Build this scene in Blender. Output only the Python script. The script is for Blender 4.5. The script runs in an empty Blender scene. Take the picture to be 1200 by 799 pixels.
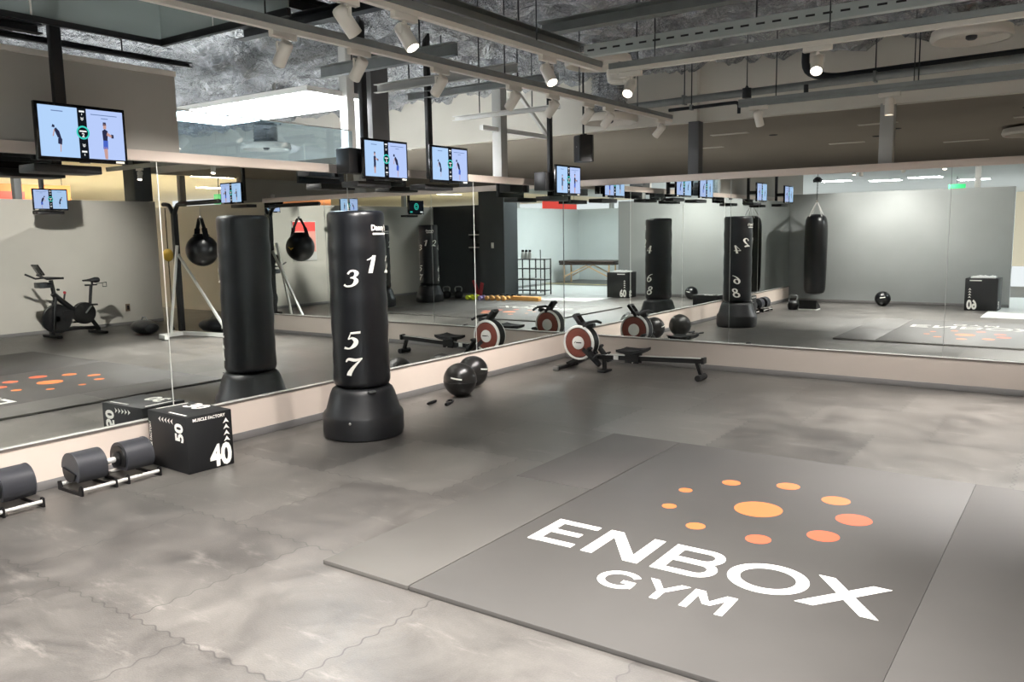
import bpy, bmesh, math, random
from mathutils import Vector, Matrix
random.seed(7)
PI = math.pi
S = bpy.context.scene
EXP = 1.25          # view exposure; emitters that must read at a given value are divided by its gain
GAIN = 2 ** EXP
COL = S.collection

# ------------------------------------------------------------------ materials
def lin(h):
    h = h.lstrip('#')
    out = []
    for i in (0, 2, 4):
        c = int(h[i:i+2], 16) / 255
        out.append(c / 12.92 if c <= 0.04045 else ((c + 0.055) / 1.055) ** 2.4)
    return tuple(out) + (1.0,)

MATS = {}
def mat(name, col, rough=0.5, metal=0.0, var=0.0, vscale=8.0, bump=0.0, bscale=60.0, spec=None, emit=None, estr=0.0, coat=0.0):
    if name in MATS: return MATS[name]
    m = bpy.data.materials.new(name); m.use_nodes = True
    nt = m.node_tree; b = nt.nodes['Principled BSDF']
    c = lin(col) if isinstance(col, str) else tuple(col) + (1.0,)
    b.inputs['Base Color'].default_value = c
    b.inputs['Roughness'].default_value = rough
    b.inputs['Metallic'].default_value = metal
    if spec is not None: b.inputs['Specular IOR Level'].default_value = spec
    if coat: b.inputs['Coat Weight'].default_value = coat
    if emit:
        b.inputs['Emission Color'].default_value = lin(emit); b.inputs['Emission Strength'].default_value = estr / GAIN
    if var or bump:
        tc = nt.nodes.new('ShaderNodeTexCoord')
    if var:
        n = nt.nodes.new('ShaderNodeTexNoise'); n.inputs['Scale'].default_value = vscale; n.inputs['Detail'].default_value = 6
        nt.links.new(tc.outputs['Object'], n.inputs['Vector'])
        r = nt.nodes.new('ShaderNodeValToRGB')
        r.color_ramp.elements[0].position = 0.3; r.color_ramp.elements[1].position = 0.7
        r.color_ramp.elements[0].color = tuple(max(0, x * (1 - var)) for x in c[:3]) + (1,)
        r.color_ramp.elements[1].color = tuple(min(1, x * (1 + var)) for x in c[:3]) + (1,)
        nt.links.new(n.outputs['Fac'], r.inputs['Fac']); nt.links.new(r.outputs['Color'], b.inputs['Base Color'])
    if bump:
        n2 = nt.nodes.new('ShaderNodeTexNoise'); n2.inputs['Scale'].default_value = bscale; n2.inputs['Detail'].default_value = 4
        nt.links.new(tc.outputs['Object'], n2.inputs['Vector'])
        bp = nt.nodes.new('ShaderNodeBump'); bp.inputs['Strength'].default_value = bump; bp.inputs['Distance'].default_value = 0.01
        nt.links.new(n2.outputs['Fac'], bp.inputs['Height']); nt.links.new(bp.outputs['Normal'], b.inputs['Normal'])
    MATS[name] = m
    return m

def emis(name, col, s):
    if name in MATS: return MATS[name]
    m = bpy.data.materials.new(name); m.use_nodes = True
    nt = m.node_tree; nt.nodes.clear()
    e = nt.nodes.new('ShaderNodeEmission'); e.inputs['Color'].default_value = lin(col); e.inputs['Strength'].default_value = s / GAIN
    o = nt.nodes.new('ShaderNodeOutputMaterial'); nt.links.new(e.outputs[0], o.inputs[0])
    MATS[name] = m
    return m

def glassmat(name, tint, refl=0.12, dens=0.2):
    # thin architectural glass: clear transmission with a Fresnel-like mirror share
    m = bpy.data.materials.new(name); m.use_nodes = True
    nt = m.node_tree; nt.nodes.clear()
    t = nt.nodes.new('ShaderNodeBsdfTransparent'); t.inputs['Color'].default_value = lin(tint)
    g = nt.nodes.new('ShaderNodeBsdfGlossy'); g.inputs['Roughness'].default_value = 0.0
    lw = nt.nodes.new('ShaderNodeLayerWeight'); lw.inputs['Blend'].default_value = 0.5
    fr = nt.nodes.new('ShaderNodeMath'); fr.operation = 'POWER'; fr.inputs[1].default_value = 4.0; nt.links.new(lw.outputs['Facing'], fr.inputs[0])
    ad = nt.nodes.new('ShaderNodeMath'); ad.operation = 'MULTIPLY_ADD'; ad.inputs[1].default_value = 0.5; ad.inputs[2].default_value = refl
    mx = nt.nodes.new('ShaderNodeMixShader')
    nt.links.new(fr.outputs[0], ad.inputs[0]); nt.links.new(ad.outputs[0], mx.inputs[0])
    nt.links.new(t.outputs[0], mx.inputs[1]); nt.links.new(g.outputs[0], mx.inputs[2])
    o = nt.nodes.new('ShaderNodeOutputMaterial'); nt.links.new(mx.outputs[0], o.inputs[0])
    MATS[name] = m
    return m

M_wall = mat('wall_paint', '#a9a59d', 0.75, var=0.03, vscale=2.0)
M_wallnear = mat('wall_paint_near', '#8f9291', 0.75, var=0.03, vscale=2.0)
M_ledgeshade = mat('ledge_paint_shaded', '#ada39a', 0.6, var=0.02, vscale=3.0)  # same paint as the left ledge, darkened for the shade on the back one
M_chromew = mat('bright_rail', '#f0efeb', 0.2, 0.5)  # near-white colour stands in for the glare on chrome rails
M_wallcool = mat('wall_paint_pale', '#c2c6c2', 0.75, var=0.02, vscale=2.0)
M_walldark = mat('wall_paint_dark', '#474b4d', 0.7, var=0.04, vscale=2.0)
M_ledge = mat('ledge_paint', '#cdbfb4', 0.6, var=0.02, vscale=3.0)
M_chan = mat('zinc_channel', '#b9c0be', 0.45, 0.2)
M_railshade = mat('ledge_rail_shade', '#6a625c', 0.5)  # dark colour paints the shade below the ledge rail
M_base = mat('baseboard_vinyl', '#6f6d6c', 0.5)
M_alu = mat('aluminium', '#d6d4d0', 0.25, 0.9)
M_alu2 = mat('brushed_steel', '#9a9c9c', 0.35, 0.85)
M_seam = mat('seam_strip', '#d8dad6', 0.3, 0.3)
M_bulk = mat('fascia_paint', '#d9d5cb', 0.8, var=0.02, vscale=1.5)
M_brownceil = mat('low_ceiling_paint', '#948b7f', 0.8, var=0.03, vscale=1.2)
M_cream = mat('mall_ceiling_cream', '#f1e4ca', 0.8)
M_white = mat('white_paint', '#e6e6e2', 0.5)
M_offwhite = mat('offwhite_plastic', '#dcd6cc', 0.45)
M_black = mat('black_plastic', '#0b0b0d', 0.45)
M_blackgloss = mat('black_gloss', '#070708', 0.18)
M_vinyl = mat('black_vinyl', '#0b0d12', 0.34, var=0.12, vscale=5, bump=0.12, bscale=14)
M_leather = mat('black_leather', '#08090b', 0.28, var=0.1, vscale=6, bump=0.1, bscale=25)
M_basep = mat('bag_base_plastic', '#17181b', 0.42, var=0.06, vscale=6)
M_rubber = mat('black_rubber', '#0c0d10', 0.6)
M_foamball = mat('ball_rubber', '#181716', 0.3, var=0.05, vscale=20)
M_print = mat('white_print', '#f1efe8', 0.6)
M_chrome = mat('chrome', '#e4e4e2', 0.12, 1.0)
M_grey = mat('grey_plastic', '#35373c', 0.5)
M_shell = mat('dumbbell_shell', '#303136', 0.42)
M_darksteel = mat('dark_painted_steel', '#25282b', 0.45, 0.3)
M_steel = mat('grey_steel', '#8d9190', 0.45, 0.5, var=0.08, vscale=10)
M_postgrey = mat('post_grey', '#a6a6a2', 0.6)
M_postdark = mat('post_dark_grey', '#5b5c5d', 0.6)
M_red = mat('rower_red', '#713427', 0.5)
M_mat = mat('mat_vinyl', '#403e3c', 0.55, var=0.05, vscale=3, bump=0.03, bscale=200)
M_mat2 = mat('mat_vinyl_pale', '#484643', 0.55, var=0.05, vscale=3, bump=0.03, bscale=200)
M_orange = mat('logo_orange', '#c46c3a', 0.6)
M_orangered = mat('logo_orange_red', '#bd5a3c', 0.6)
M_wood = mat('pale_wood', '#caa67a', 0.5, var=0.1, vscale=12)
M_tan = mat('tan_wood', '#d9a25c', 0.5, var=0.1, vscale=12)
M_brownvinyl = mat('brown_vinyl', '#33251f', 0.4)
M_yellow = mat('yellow_vinyl', '#d7e23a', 0.45)
M_gold = mat('yellow_leather', '#c9a53a', 0.5)
M_purple = mat('purple_vinyl', '#b39bd8', 0.45)
M_redflag = mat('red_rubber', '#b23a40', 0.5)
M_signred = mat('sign_red', '#d9403a', 0.6, emit='#d9403a', estr=0.5)
M_signor = mat('sign_orange', '#d88a58', 0.6, emit='#d88a58', estr=0.35)
M_signgreen = mat('exit_sign_green', '#2fae63', 0.5, emit='#2fae63', estr=0.8)
M_lens = emis('lamp_lens', '#fff3e4', 22.0)
M_lensoff = emis('lamp_lens_soft', '#fff0dc', 3.0)
M_panel = emis('light_panel', '#fbfcff', 60.0)
M_panelw = emis('light_panel_warm', '#fff1d6', 150.0)
M_panelc = emis('light_panel_cool', '#f4faff', 70.0)
M_blue = emis('screen_blue', '#b4d4fb', 1.0)
M_blue2 = emis('screen_blue_violet', '#b9cdfb', 1.0)
M_scrdark = emis('screen_dark', '#15191f', 1.0)
M_teal = emis('screen_teal', '#3fd0c0', 1.0)
M_scrwhite = emis('screen_white', '#ffffff', 1.0)
M_scrskin = emis('screen_skin', '#c99f96', 1.0)
M_scrnavy = emis('screen_navy', '#2b2f4a', 1.0)
M_scrblue = emis('screen_shorts', '#4a68c8', 1.0)
M_scrgrey = emis('screen_caption', '#6f86b0', 1.0)
M_tapeyel = mat('yellow_tape', '#e0cf86', 0.6)
M_lightfloor = mat('pale_floor_tile', '#d6d8d4', 0.4, var=0.02, vscale=3)
M_mirror = mat('mirror_silver', (0.84, 0.875, 0.86), 0.0, 1.0)
M_glass = glassmat('clear_glass', '#dfeaf0', 0.10)
M_smoke = glassmat('smoke_curtain_glass', '#c9ccca', 0.16)
def paint_reflection(m, col, f):
    nt = m.node_tree; o = [n for n in nt.nodes if n.type == 'OUTPUT_MATERIAL'][0]; src = o.inputs[0].links[0].from_socket
    d = nt.nodes.new('ShaderNodeBsdfTranslucent'); d.inputs[0].default_value = lin(col); d2 = nt.nodes.new('ShaderNodeBsdfDiffuse'); d2.inputs[0].default_value = lin(col)
    a = nt.nodes.new('ShaderNodeAddShader'); nt.links.new(d.outputs[0], a.inputs[0]); nt.links.new(d2.outputs[0], a.inputs[1])
    mx = nt.nodes.new('ShaderNodeMixShader'); mx.inputs[0].default_value = f; nt.links.new(src, mx.inputs[1]); nt.links.new(a.outputs[0], mx.inputs[2]); nt.links.new(mx.outputs[0], o.inputs[0])
paint_reflection(M_smoke, '#8f9896', .42)  # grey body colour stands in for a pale wall reflected in the glass
M_outlet = mat('outlet_brown', '#6a5a4c', 0.5)

def floor_material():
    m = bpy.data.materials.new('foam_tile_floor'); m.use_nodes = True
    nt = m.node_tree; N = nt.nodes; Lk = nt.links
    b = N['Principled BSDF']; b.inputs['Roughness'].default_value = 0.42
    tc = N.new('ShaderNodeTexCoord'); sp = N.new('ShaderNodeSeparateXYZ'); Lk.new(tc.outputs['Object'], sp.inputs[0])
    def math_(op, a, bb=None, c=None):
        n = N.new('ShaderNodeMath'); n.operation = op
        for i, v in enumerate((a, bb, c)):
            if v is None: continue
            if isinstance(v, (int, float)): n.inputs[i].default_value = v
            else: Lk.new(v, n.inputs[i])
        return n.outputs[0]
    # interlocking edge: square-ish waviness of the seam line
    def wob(v): return math_('MULTIPLY', math_('SINE', math_('MULTIPLY', v, 62.0)), 0.011)
    x = math_('SUBTRACT', sp.outputs['X'], 2.25); y = math_('ADD', sp.outputs['Y'], 7.29)
    yy = math_('ADD', y, wob(sp.outputs['X'])); 
    row = math_('FLOOR', yy)
    shift = math_('MULTIPLY', math_('MODULO', math_('ADD', row, 40.0), 2.0), 0.62)
    xx = math_('ADD', math_('ADD', x, wob(sp.outputs['Y'])), shift)
    cx = math_('FLOOR', xx)
    fx = math_('ABSOLUTE', math_('SUBTRACT', math_('FRACT', math_('ADD', xx, 0.5)), 0.5))
    fy = math_('ABSOLUTE', math_('SUBTRACT', math_('FRACT', math_('ADD', yy, 0.5)), 0.5))
    d = math_('MINIMUM', fx, fy)
    seam = math_('LESS_THAN', d, 0.004)
    cv = N.new('ShaderNodeCombineXYZ'); Lk.new(cx, cv.inputs[0]); Lk.new(row, cv.inputs[1])
    wn = N.new('ShaderNodeTexWhiteNoise'); Lk.new(cv.outputs[0], wn.inputs[0])
    n1 = N.new('ShaderNodeTexNoise'); n1.inputs['Scale'].default_value = 2.3; n1.inputs['Detail'].default_value = 10; n1.inputs['Roughness'].default_value = 0.68
    n1.inputs['Distortion'].default_value = 0.8; Lk.new(tc.outputs['Object'], n1.inputs['Vector'])
    n2 = N.new('ShaderNodeTexNoise'); n2.inputs['Scale'].default_value = 140; n2.inputs['Detail'].default_value = 2; Lk.new(tc.outputs['Object'], n2.inputs['Vector'])
    fac = math_('ADD', math_('ADD', math_('MULTIPLY', wn.outputs['Value'], 0.15), 0.07), math_('ADD', math_('MULTIPLY', n1.outputs['Fac'], 0.6), math_('MULTIPLY', n2.outputs['Fac'], 0.15)))
    r = N.new('ShaderNodeValToRGB'); r.color_ramp.elements[0].position = 0.32; r.color_ramp.elements[1].position = 0.74
    r.color_ramp.elements[0].color = lin('#312f2e'); r.color_ramp.elements[1].color = lin('#66635f'); Lk.new(fac, r.inputs['Fac'])
    # worn pale scuffs
    n3 = N.new('ShaderNodeTexNoise'); n3.inputs['Scale'].default_value = 5.0; n3.inputs['Detail'].default_value = 10; n3.inputs['Roughness'].default_value = 0.75
    mp = N.new('ShaderNodeMapping'); mp.inputs['Scale'].default_value = (0.35, 1.3, 1); Lk.new(tc.outputs['Object'], mp.inputs['Vector']); Lk.new(mp.outputs[0], n3.inputs['Vector'])
    sc = N.new('ShaderNodeValToRGB'); sc.color_ramp.elements[0].position = 0.56; sc.color_ramp.elements[1].position = 0.75; Lk.new(n3.outputs['Fac'], sc.inputs['Fac'])
    mx0 = N.new('ShaderNodeMixRGB'); mx0.inputs['Color2'].default_value = lin('#86827d'); Lk.new(math_('MULTIPLY', sc.outputs['Color'], 0.6), mx0.inputs['Fac']); Lk.new(r.outputs['Color'], mx0.inputs['Color1'])
    mx = N.new('ShaderNodeMixRGB'); mx.inputs['Color2'].default_value = lin('#2c2b2a'); Lk.new(math_('MULTIPLY', seam, 0.7), mx.inputs['Fac']); Lk.new(mx0.outputs['Color'], mx.inputs['Color1'])
    Lk.new(mx.outputs['Color'], b.inputs['Base Color'])
    rr = N.new('ShaderNodeMapRange'); rr.inputs['To Min'].default_value = 0.26; rr.inputs['To Max'].default_value = 0.46; Lk.new(n1.outputs['Fac'], rr.inputs['Value']); Lk.new(rr.outputs[0], b.inputs['Roughness'])
    bp = N.new('ShaderNodeBump'); bp.inputs['Strength'].default_value = 0.15; bp.inputs['Distance'].default_value = 0.004
    Lk.new(math_('SUBTRACT', n2.outputs['Fac'], math_('MULTIPLY', seam, 3.0)), bp.inputs['Height']); Lk.new(bp.outputs[0], b.inputs['Normal'])
    return m
M_floor = floor_material()

def foil_material():
    m = bpy.data.materials.new('crinkled_foil'); m.use_nodes = True
    nt = m.node_tree; N = nt.nodes; Lk = nt.links
    b = N['Principled BSDF']; b.inputs['Base Color'].default_value = lin('#c9ccd0'); b.inputs['Metallic'].default_value = 0.95; b.inputs['Roughness'].default_value = 0.14
    tc = N.new('ShaderNodeTexCoord')
    hs = []
    for sc, ds in ((2.2, 2.2), (6.5, 1.5)):
        n = N.new('ShaderNodeTexNoise'); n.inputs['Scale'].default_value = sc; n.inputs['Detail'].default_value = 5; n.inputs['Roughness'].default_value = 0.6; n.inputs['Distortion'].default_value = ds
        Lk.new(tc.outputs['Object'], n.inputs['Vector'])
        a1 = N.new('ShaderNodeMath'); a1.operation = 'SUBTRACT'; a1.inputs[1].default_value = 0.5; Lk.new(n.outputs['Fac'], a1.inputs[0])
        a2 = N.new('ShaderNodeMath'); a2.operation = 'ABSOLUTE'; Lk.new(a1.outputs[0], a2.inputs[0]); hs.append(a2.outputs[0])
    ad = N.new('ShaderNodeMath'); ad.operation = 'MULTIPLY_ADD'; ad.inputs[1].default_value = 0.35; Lk.new(hs[1], ad.inputs[0]); Lk.new(hs[0], ad.inputs[2])
    bp = N.new('ShaderNodeBump'); bp.inputs['Strength'].default_value = 1.0; bp.inputs['Distance'].default_value = 0.35
    Lk.new(ad.outputs[0], bp.inputs['Height']); Lk.new(bp.outputs['Normal'], b.inputs['Normal'])
    return m
M_foil = foil_material()

# ------------------------------------------------------------------ mesh builder
class MB:
    def __init__(s): s.v = []; s.f = []; s.mi = []; s.sm = []; s.mats = []
    def m(s, mt):
        if mt not in s.mats: s.mats.append(mt)
        return s.mats.index(mt)
    def add(s, vs, fs, mt, smooth=False):
        o = len(s.v); s.v += [tuple(v) for v in vs]; i = s.m(mt)
        for f in fs: s.f.append(tuple(o + k for k in f)); s.mi.append(i); s.sm.append(smooth)
    def box(s, lo, hi, mt, bev=0.0, M=None):
        bm = bmesh.new(); bmesh.ops.create_cube(bm, size=1)
        for v in bm.verts: v.co = Vector([lo[i] + (v.co[i] + .5) * (hi[i] - lo[i]) for i in range(3)])
        if bev: bmesh.ops.bevel(bm, geom=bm.edges[:], offset=bev, segments=2, affect='EDGES', profile=0.5)
        if M: bm.transform(M)
        bm.verts.index_update(); s.add([v.co.copy() for v in bm.verts], [[v.index for v in f.verts] for f in bm.faces], mt); bm.free()
    def tube(s, path, r, mt, n=10, cap=True, smooth=True, rs=None):
        P = [Vector(p) for p in path]; k = len(P); vs = []; fs = []
        T = []
        for i in range(k):
            a = P[max(0, i - 1)]; b = P[min(k - 1, i + 1)]; t = (b - a)
            T.append(t.normalized() if t.length > 1e-9 else Vector((0, 0, 1)))
        up = Vector((0, 0, 1)) if abs(T[0].z) < .9 else Vector((1, 0, 0))
        x = T[0].cross(up).normalized()
        for i in range(k):
            x = (x - T[i] * x.dot(T[i])).normalized(); y = T[i].cross(x)
            ri = rs[i] if rs else r
            for j in range(n):
                a = 2 * PI * j / n; vs.append(P[i] + (x * math.cos(a) + y * math.sin(a)) * ri)
        for i in range(k - 1):
            for j in range(n):
                fs.append((i * n + j, i * n + (j + 1) % n, (i + 1) * n + (j + 1) % n, (i + 1) * n + j))
        s.add(vs, fs, mt, smooth)
        if cap: s.add(vs[:n], [tuple(range(n - 1, -1, -1))], mt); s.add(vs[-n:], [tuple(range(n))], mt)
    def bar(s, p0, p1, w, h, mt, up=(0, 0, 1)):
        # rectangular bar between two points: w across, h along 'up'
        p0 = Vector(p0); p1 = Vector(p1); t = (p1 - p0).normalized(); u = Vector(up)
        if abs(t.dot(u)) > .95: u = Vector((1, 0, 0))
        x = t.cross(u).normalized(); y = x.cross(t)
        vs = []
        for p in (p0, p1):
            for a, b in ((-1, -1), (1, -1), (1, 1), (-1, 1)): vs.append(p + x * (a * w / 2) + y * (b * h / 2))
        s.add(vs, [(3, 2, 1, 0), (4, 5, 6, 7), (0, 1, 5, 4), (1, 2, 6, 5), (2, 3, 7, 6), (3, 0, 4, 7)], mt)
    def lathe(s, prof, mt, n=40, c=(0, 0, 0), M=None, smooth=True, sx=1, sy=1):
        vs = []; fs = []; k = len(prof)
        for r, z in prof:
            for j in range(n):
                a = 2 * PI * j / n; v = Vector((c[0] + r * math.cos(a) * sx, c[1] + r * math.sin(a) * sy, c[2] + z))
                vs.append(M @ v if M else v)
        for i in range(k - 1):
            for j in range(n): fs.append((i * n + j, i * n + (j + 1) % n, (i + 1) * n + (j + 1) % n, (i + 1) * n + j))
        s.add(vs, fs, mt, smooth)
        if prof[0][0] > 1e-5: s.add(vs[:n], [tuple(range(n - 1, -1, -1))], mt)
        if prof[-1][0] > 1e-5: s.add(vs[-n:], [tuple(range(n))], mt)
    def sphere(s, c, r, mt, n=28, sz=1.0, M=None):
        prof = [(max(1e-6, r * math.sin(PI * i / 16)), -r * sz * math.cos(PI * i / 16)) for i in range(17)]
        s.lathe(prof, mt, n, c, M)
    def disc(s, c, r, mt, n=40, axis='z', ry=None):
        vs = []
        for j in range(n):
            a = 2 * PI * j / n; u, w = r * math.cos(a), (ry or r) * math.sin(a)
            vs.append({'z': (c[0] + u, c[1] + w, c[2]), 'y': (c[0] + u, c[1], c[2] + w), 'x': (c[0], c[1] + u, c[2] + w)}[axis])
        s.add(vs, [tuple(range(n))], mt)
    def prism(s, pts, z0, z1, mt, M=None):
        n = len(pts); vs = [Vector((p[0], p[1], z0)) for p in pts] + [Vector((p[0], p[1], z1)) for p in pts]
        if M: vs = [M @ v for v in vs]
        s.add(vs, [tuple(range(n - 1, -1, -1)), tuple(range(n, 2 * n))] + [(i, (i + 1) % n, n + (i + 1) % n, n + i) for i in range(n)], mt)
    def flat(s, verts2, faces, mt, fn):
        s.add([fn(a, b) for a, b in verts2], faces, mt)
    def build(s, name, parent=None, loc=None):
        me = bpy.data.meshes.new(name); me.from_pydata(s.v, [], s.f)
        for mt in s.mats: me.materials.append(mt)
        me.polygons.foreach_set('material_index', s.mi); me.polygons.foreach_set('use_smooth', s.sm)
        me.update()
        bm = bmesh.new(); bm.from_mesh(me); bmesh.ops.recalc_face_normals(bm, faces=bm.faces); bm.to_mesh(me); bm.free()
        try: me.set_sharp_from_angle(angle=math.radians(42))
        except Exception: pass
        o = bpy.data.objects.new(name, me); COL.objects.link(o)
        if parent: o.parent = parent
        if loc: o.location = loc
        return o

def empty(name, label, cat, loc=(0, 0, 0), rz=0.0, group=None):
    o = bpy.data.objects.new(name, None); COL.objects.link(o)
    o.empty_display_size = 0.1
    o.location = loc; o.rotation_euler = (0, 0, rz); o['label'] = label; o['category'] = cat
    if group: o['group'] = group
    return o
def tag(o, label, cat, group=None, kind=None):
    o['label'] = label; o['category'] = cat
    if group: o['group'] = group
    if kind: o['kind'] = kind
    return o
def struct(o): o['kind'] = 'structure'; return o
def dup(root, loc=None, rz=None, label=None):
    r = root.copy(); COL.objects.link(r)
    if loc is not None: r.location = loc
    if rz is not None: r.rotation_euler = (0, 0, rz)
    if label: r['label'] = label
    for ch in list(root.children):
        c = ch.copy(); COL.objects.link(c); c.parent = r
        for g in list(ch.children):
            d = g.copy(); COL.objects.link(d); d.parent = c
    return r
def sbox(name, lo, hi, mt, bev=0): m = MB(); m.box(lo, hi, mt, bev); return struct(m.build(name))

def text2d(txt, size=1.0, shear=0.0, offset=0.0, sx=1.0):
    cu = bpy.data.curves.new('glyphs', 'FONT'); cu.body = txt; cu.size = size; cu.shear = shear; cu.offset = offset; cu.resolution_u = 3
    cu.align_x = 'CENTER'
    o = bpy.data.objects.new('glyphs', cu); COL.objects.link(o)
    dg = bpy.context.evaluated_depsgraph_get(); me = o.evaluated_get(dg).to_mesh()
    vs = [(v.co.x * sx, v.co.y) for v in me.vertices]; fs = [tuple(p.vertices) for p in me.polygons]
    o.evaluated_get(dg).to_mesh_clear(); bpy.data.objects.remove(o); bpy.data.curves.remove(cu)
    if vs:
        ys = [v[1] for v in vs]; xs = [v[0] for v in vs]; cy = (min(ys) + max(ys)) / 2; cx = (min(xs) + max(xs)) / 2
        vs = [(a - cx, b - cy) for a, b in vs]
    return vs, fs

def catmull(P, sub=6):
    if len(P) < 3: return P
    out = []; Q = [P[0]] + list(P) + [P[-1]]
    for i in range(1, len(Q) - 2):
        for k in range(sub):
            t = k / sub; out.append(tuple(0.5 * ((2 * Q[i][d]) + (-Q[i-1][d] + Q[i+1][d]) * t + (2 * Q[i-1][d] - 5 * Q[i][d] + 4 * Q[i+1][d] - Q[i+2][d]) * t * t + (-Q[i-1][d] + 3 * Q[i][d] - 3 * Q[i+1][d] + Q[i+2][d]) * t ** 3) for d in range(len(P[0]))))
    out.append(tuple(P[-1])); return out
def stroke2d(P, closed=False):
    vs = []; fs = []; n = len(P)
    for i in range(n):
        a = P[i - 1] if (i > 0 or closed) else P[i]; b = P[(i + 1) % n] if (i < n - 1 or closed) else P[i]
        tx, ty = b[0] - a[0], b[1] - a[1]; l = math.hypot(tx, ty) or 1; nx, ny = -ty / l, tx / l
        vs += [(P[i][0] + nx * P[i][2], P[i][1] + ny * P[i][2]), (P[i][0] - nx * P[i][2], P[i][1] - ny * P[i][2])]
    for i in range(n if closed else n - 1):
        j = (i + 1) % n; fs.append((2 * i, 2 * i + 1, 2 * j + 1, 2 * j))
    return vs, fs
def ring(cx, cy, rx, ry, w, n=26): return [(cx + rx * math.cos(2 * PI * i / n), cy + ry * math.sin(2 * PI * i / n), w * (0.65 + 0.6 * abs(math.cos(2 * PI * i / n)))) for i in range(n)]
DIG = {
 '1': [[(.08, .74, .02), (.28, .84, .05), (.42, .97, .02)], [(.45, 1, .11), (.43, .5, .12), (.41, 0, .12)]],
 '2': [[(.1, .7, .08), (.17, .92, .05), (.42, .97, .06), (.62, .77, .12), (.5, .48, .09), (.22, .2, .04), (.04, .05, .03)], [(.04, .07, .05), (.35, .12, .09), (.72, .03, .07)]],
 '3': [[(.12, .76, .06), (.22, .93, .06), (.43, .96, .06), (.6, .79, .12), (.5, .6, .06), (.3, .54, .03)], [(.3, .54, .03), (.55, .5, .07), (.66, .3, .13), (.5, .07, .07), (.2, .02, .05), (.02, .12, .06)]],
 '4': [[(.52, 1, .04), (.05, .33, .03)], [(.05, .33, .035), (.8, .33, .035)], [(.54, .98, .1), (.52, 0, .12)]],
 '5': [[(.24, .9, .06), (.76, .95, .07)], [(.27, .93, .03), (.19, .55, .03)], [(.19, .55, .03), (.4, .62, .06), (.62, .44, .12), (.58, .2, .12), (.35, .02, .05), (.06, .06, .07)]],
 '6': [[(.72, .97, .03), (.36, .8, .06), (.12, .4, .12), (.22, .08, .07), (.45, .02, .05), (.65, .25, .11), (.5, .52, .05), (.25, .45, .03)]],
 '7': [[(.04, .76, .04), (.14, .92, .07), (.5, .87, .08), (.82, .96, .04)], [(.8, .95, .03), (.52, .55, .08), (.36, .22, .12), (.33, .02, .13)]],
}
def digit2d(ch):
    V = []; F = []
    L = [stroke2d(catmull(s)) for s in DIG[ch]] if ch != '8' else [stroke2d(ring(.44, .75, .2, .19, .07), True), stroke2d(ring(.38, .26, .28, .23, .075), True)]
    for v, f in L:
        o = len(V); V += v; F += [tuple(o + k for k in q) for q in f]
    return [(x + 0.22 * (y - .5) - .4, y - .5) for x, y in V], F

# ------------------------------------------------------------------ setting
sbox('floor', (-0.14, -16, -0.1), (14.5, 2.3, 0), M_floor)
LZ, TZ = 0.332, 2.18           # mirror bottom, mirror top
YN = -9.55                     # near wall
XE = 5.85                      # end of back mirror wall
# left mirror wall
sbox('wall_left', (-0.13, YN, 0), (-0.008, 0.1, TZ), M_wall)
m = MB(); m.box((-0.008, YN, 0.063), (0.012, 0.0, 0.307), M_ledge); struct(m.build('trim_1'))
m = MB(); m.box((-0.008, YN, 0.0), (0.016, 0.0, 0.063), M_base, 0.004); struct(m.build('baseboard_left'))
m = MB(); m.box((-0.008, YN, 0.307), (0.016, 0.0, 0.323), M_railshade); m.box((-0.008, YN, 0.3232), (0.021, 0.0, LZ), M_chromew, 0.002); struct(m.build('trim_2'))  # lower dark strip is painted shade under the bright rail
m = MB(); m.box((-0.14, YN, TZ), (0.035, 0.0, 2.252), M_ledge, 0.003); struct(m.build('trim_3'))
# back mirror wall
sbox('wall_back', (-0.13, 0.008, 0), (XE, 0.13, TZ), M_wall)
m = MB(); m.box((0.012, -0.012, 0.063), (XE, 0.008, 0.307), M_ledgeshade); struct(m.build('trim_4'))
m = MB(); m.box((0.016, -0.016, 0.0), (XE, 0.008, 0.063), M_base, 0.004); struct(m.build('baseboard_back'))
m = MB(); m.box((0.022, -0.016, 0.307), (XE, 0.008, 0.323), M_railshade); m.box((0.022, -0.021, 0.3232), (XE, 0.008, LZ), M_chromew, 0.002); struct(m.build('trim_5'))  # painted shade strip again, below the back rail
m = MB(); m.box((0.035, -0.035, TZ), (XE, 0.14, 2.252), M_ledge, 0.003); struct(m.build('trim_6'))
# mirror sheets
def mirror(lo, hi, label):
    m = MB(); m.box(lo, hi, M_mirror); return tag(m.build('wall_mirror'), label, 'mirror', 'mirror sheets on the gym walls')
ys = [0.0, -1.867, -3.733, -5.6, -7.467, YN]
ll = ['mirror sheet on the left wall, next to the corner behind the rower', 'mirror sheet on the left wall behind the two floor balls',
      'mirror sheet on the left wall behind the standing bag near it', 'mirror sheet on the left wall above the dumbbells by the low box',
      'mirror sheet on the left wall farthest from the rower']
for i in range(5): mirror((-0.006, ys[i + 1] + .002, LZ), (0.0, ys[i] - .002, TZ), ll[i])
xs = [0.0, 2.2, 4.4, XE]
lb = ['mirror sheet on the back wall behind the rowing machine', 'middle mirror sheet of the back wall, showing the hanging bag', 'mirror sheet at the right end of the back wall, showing the far box']
for i in range(3): mirror((xs[i] + .002, 0.0, LZ), (xs[i + 1] - .002, 0.006, TZ), lb[i])
k = 7
for y in ys[1:-1]:
    m = MB(); m.box((-0.004, y - .003, LZ), (0.0022, y + .003, TZ), M_seam); struct(m.build('trim_%d' % k)); k += 1
for x in xs[1:-1]:
    m = MB(); m.box((x - .0022, -0.0018, LZ), (x + .0022, 0.004, TZ), M_alu2); struct(m.build('trim_%d' % k)); k += 1
m = MB(); m.box((0.0, -0.004, LZ), (0.004, 0.0, TZ), M_postdark); struct(m.build('trim_%d' % k)); k += 1

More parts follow.
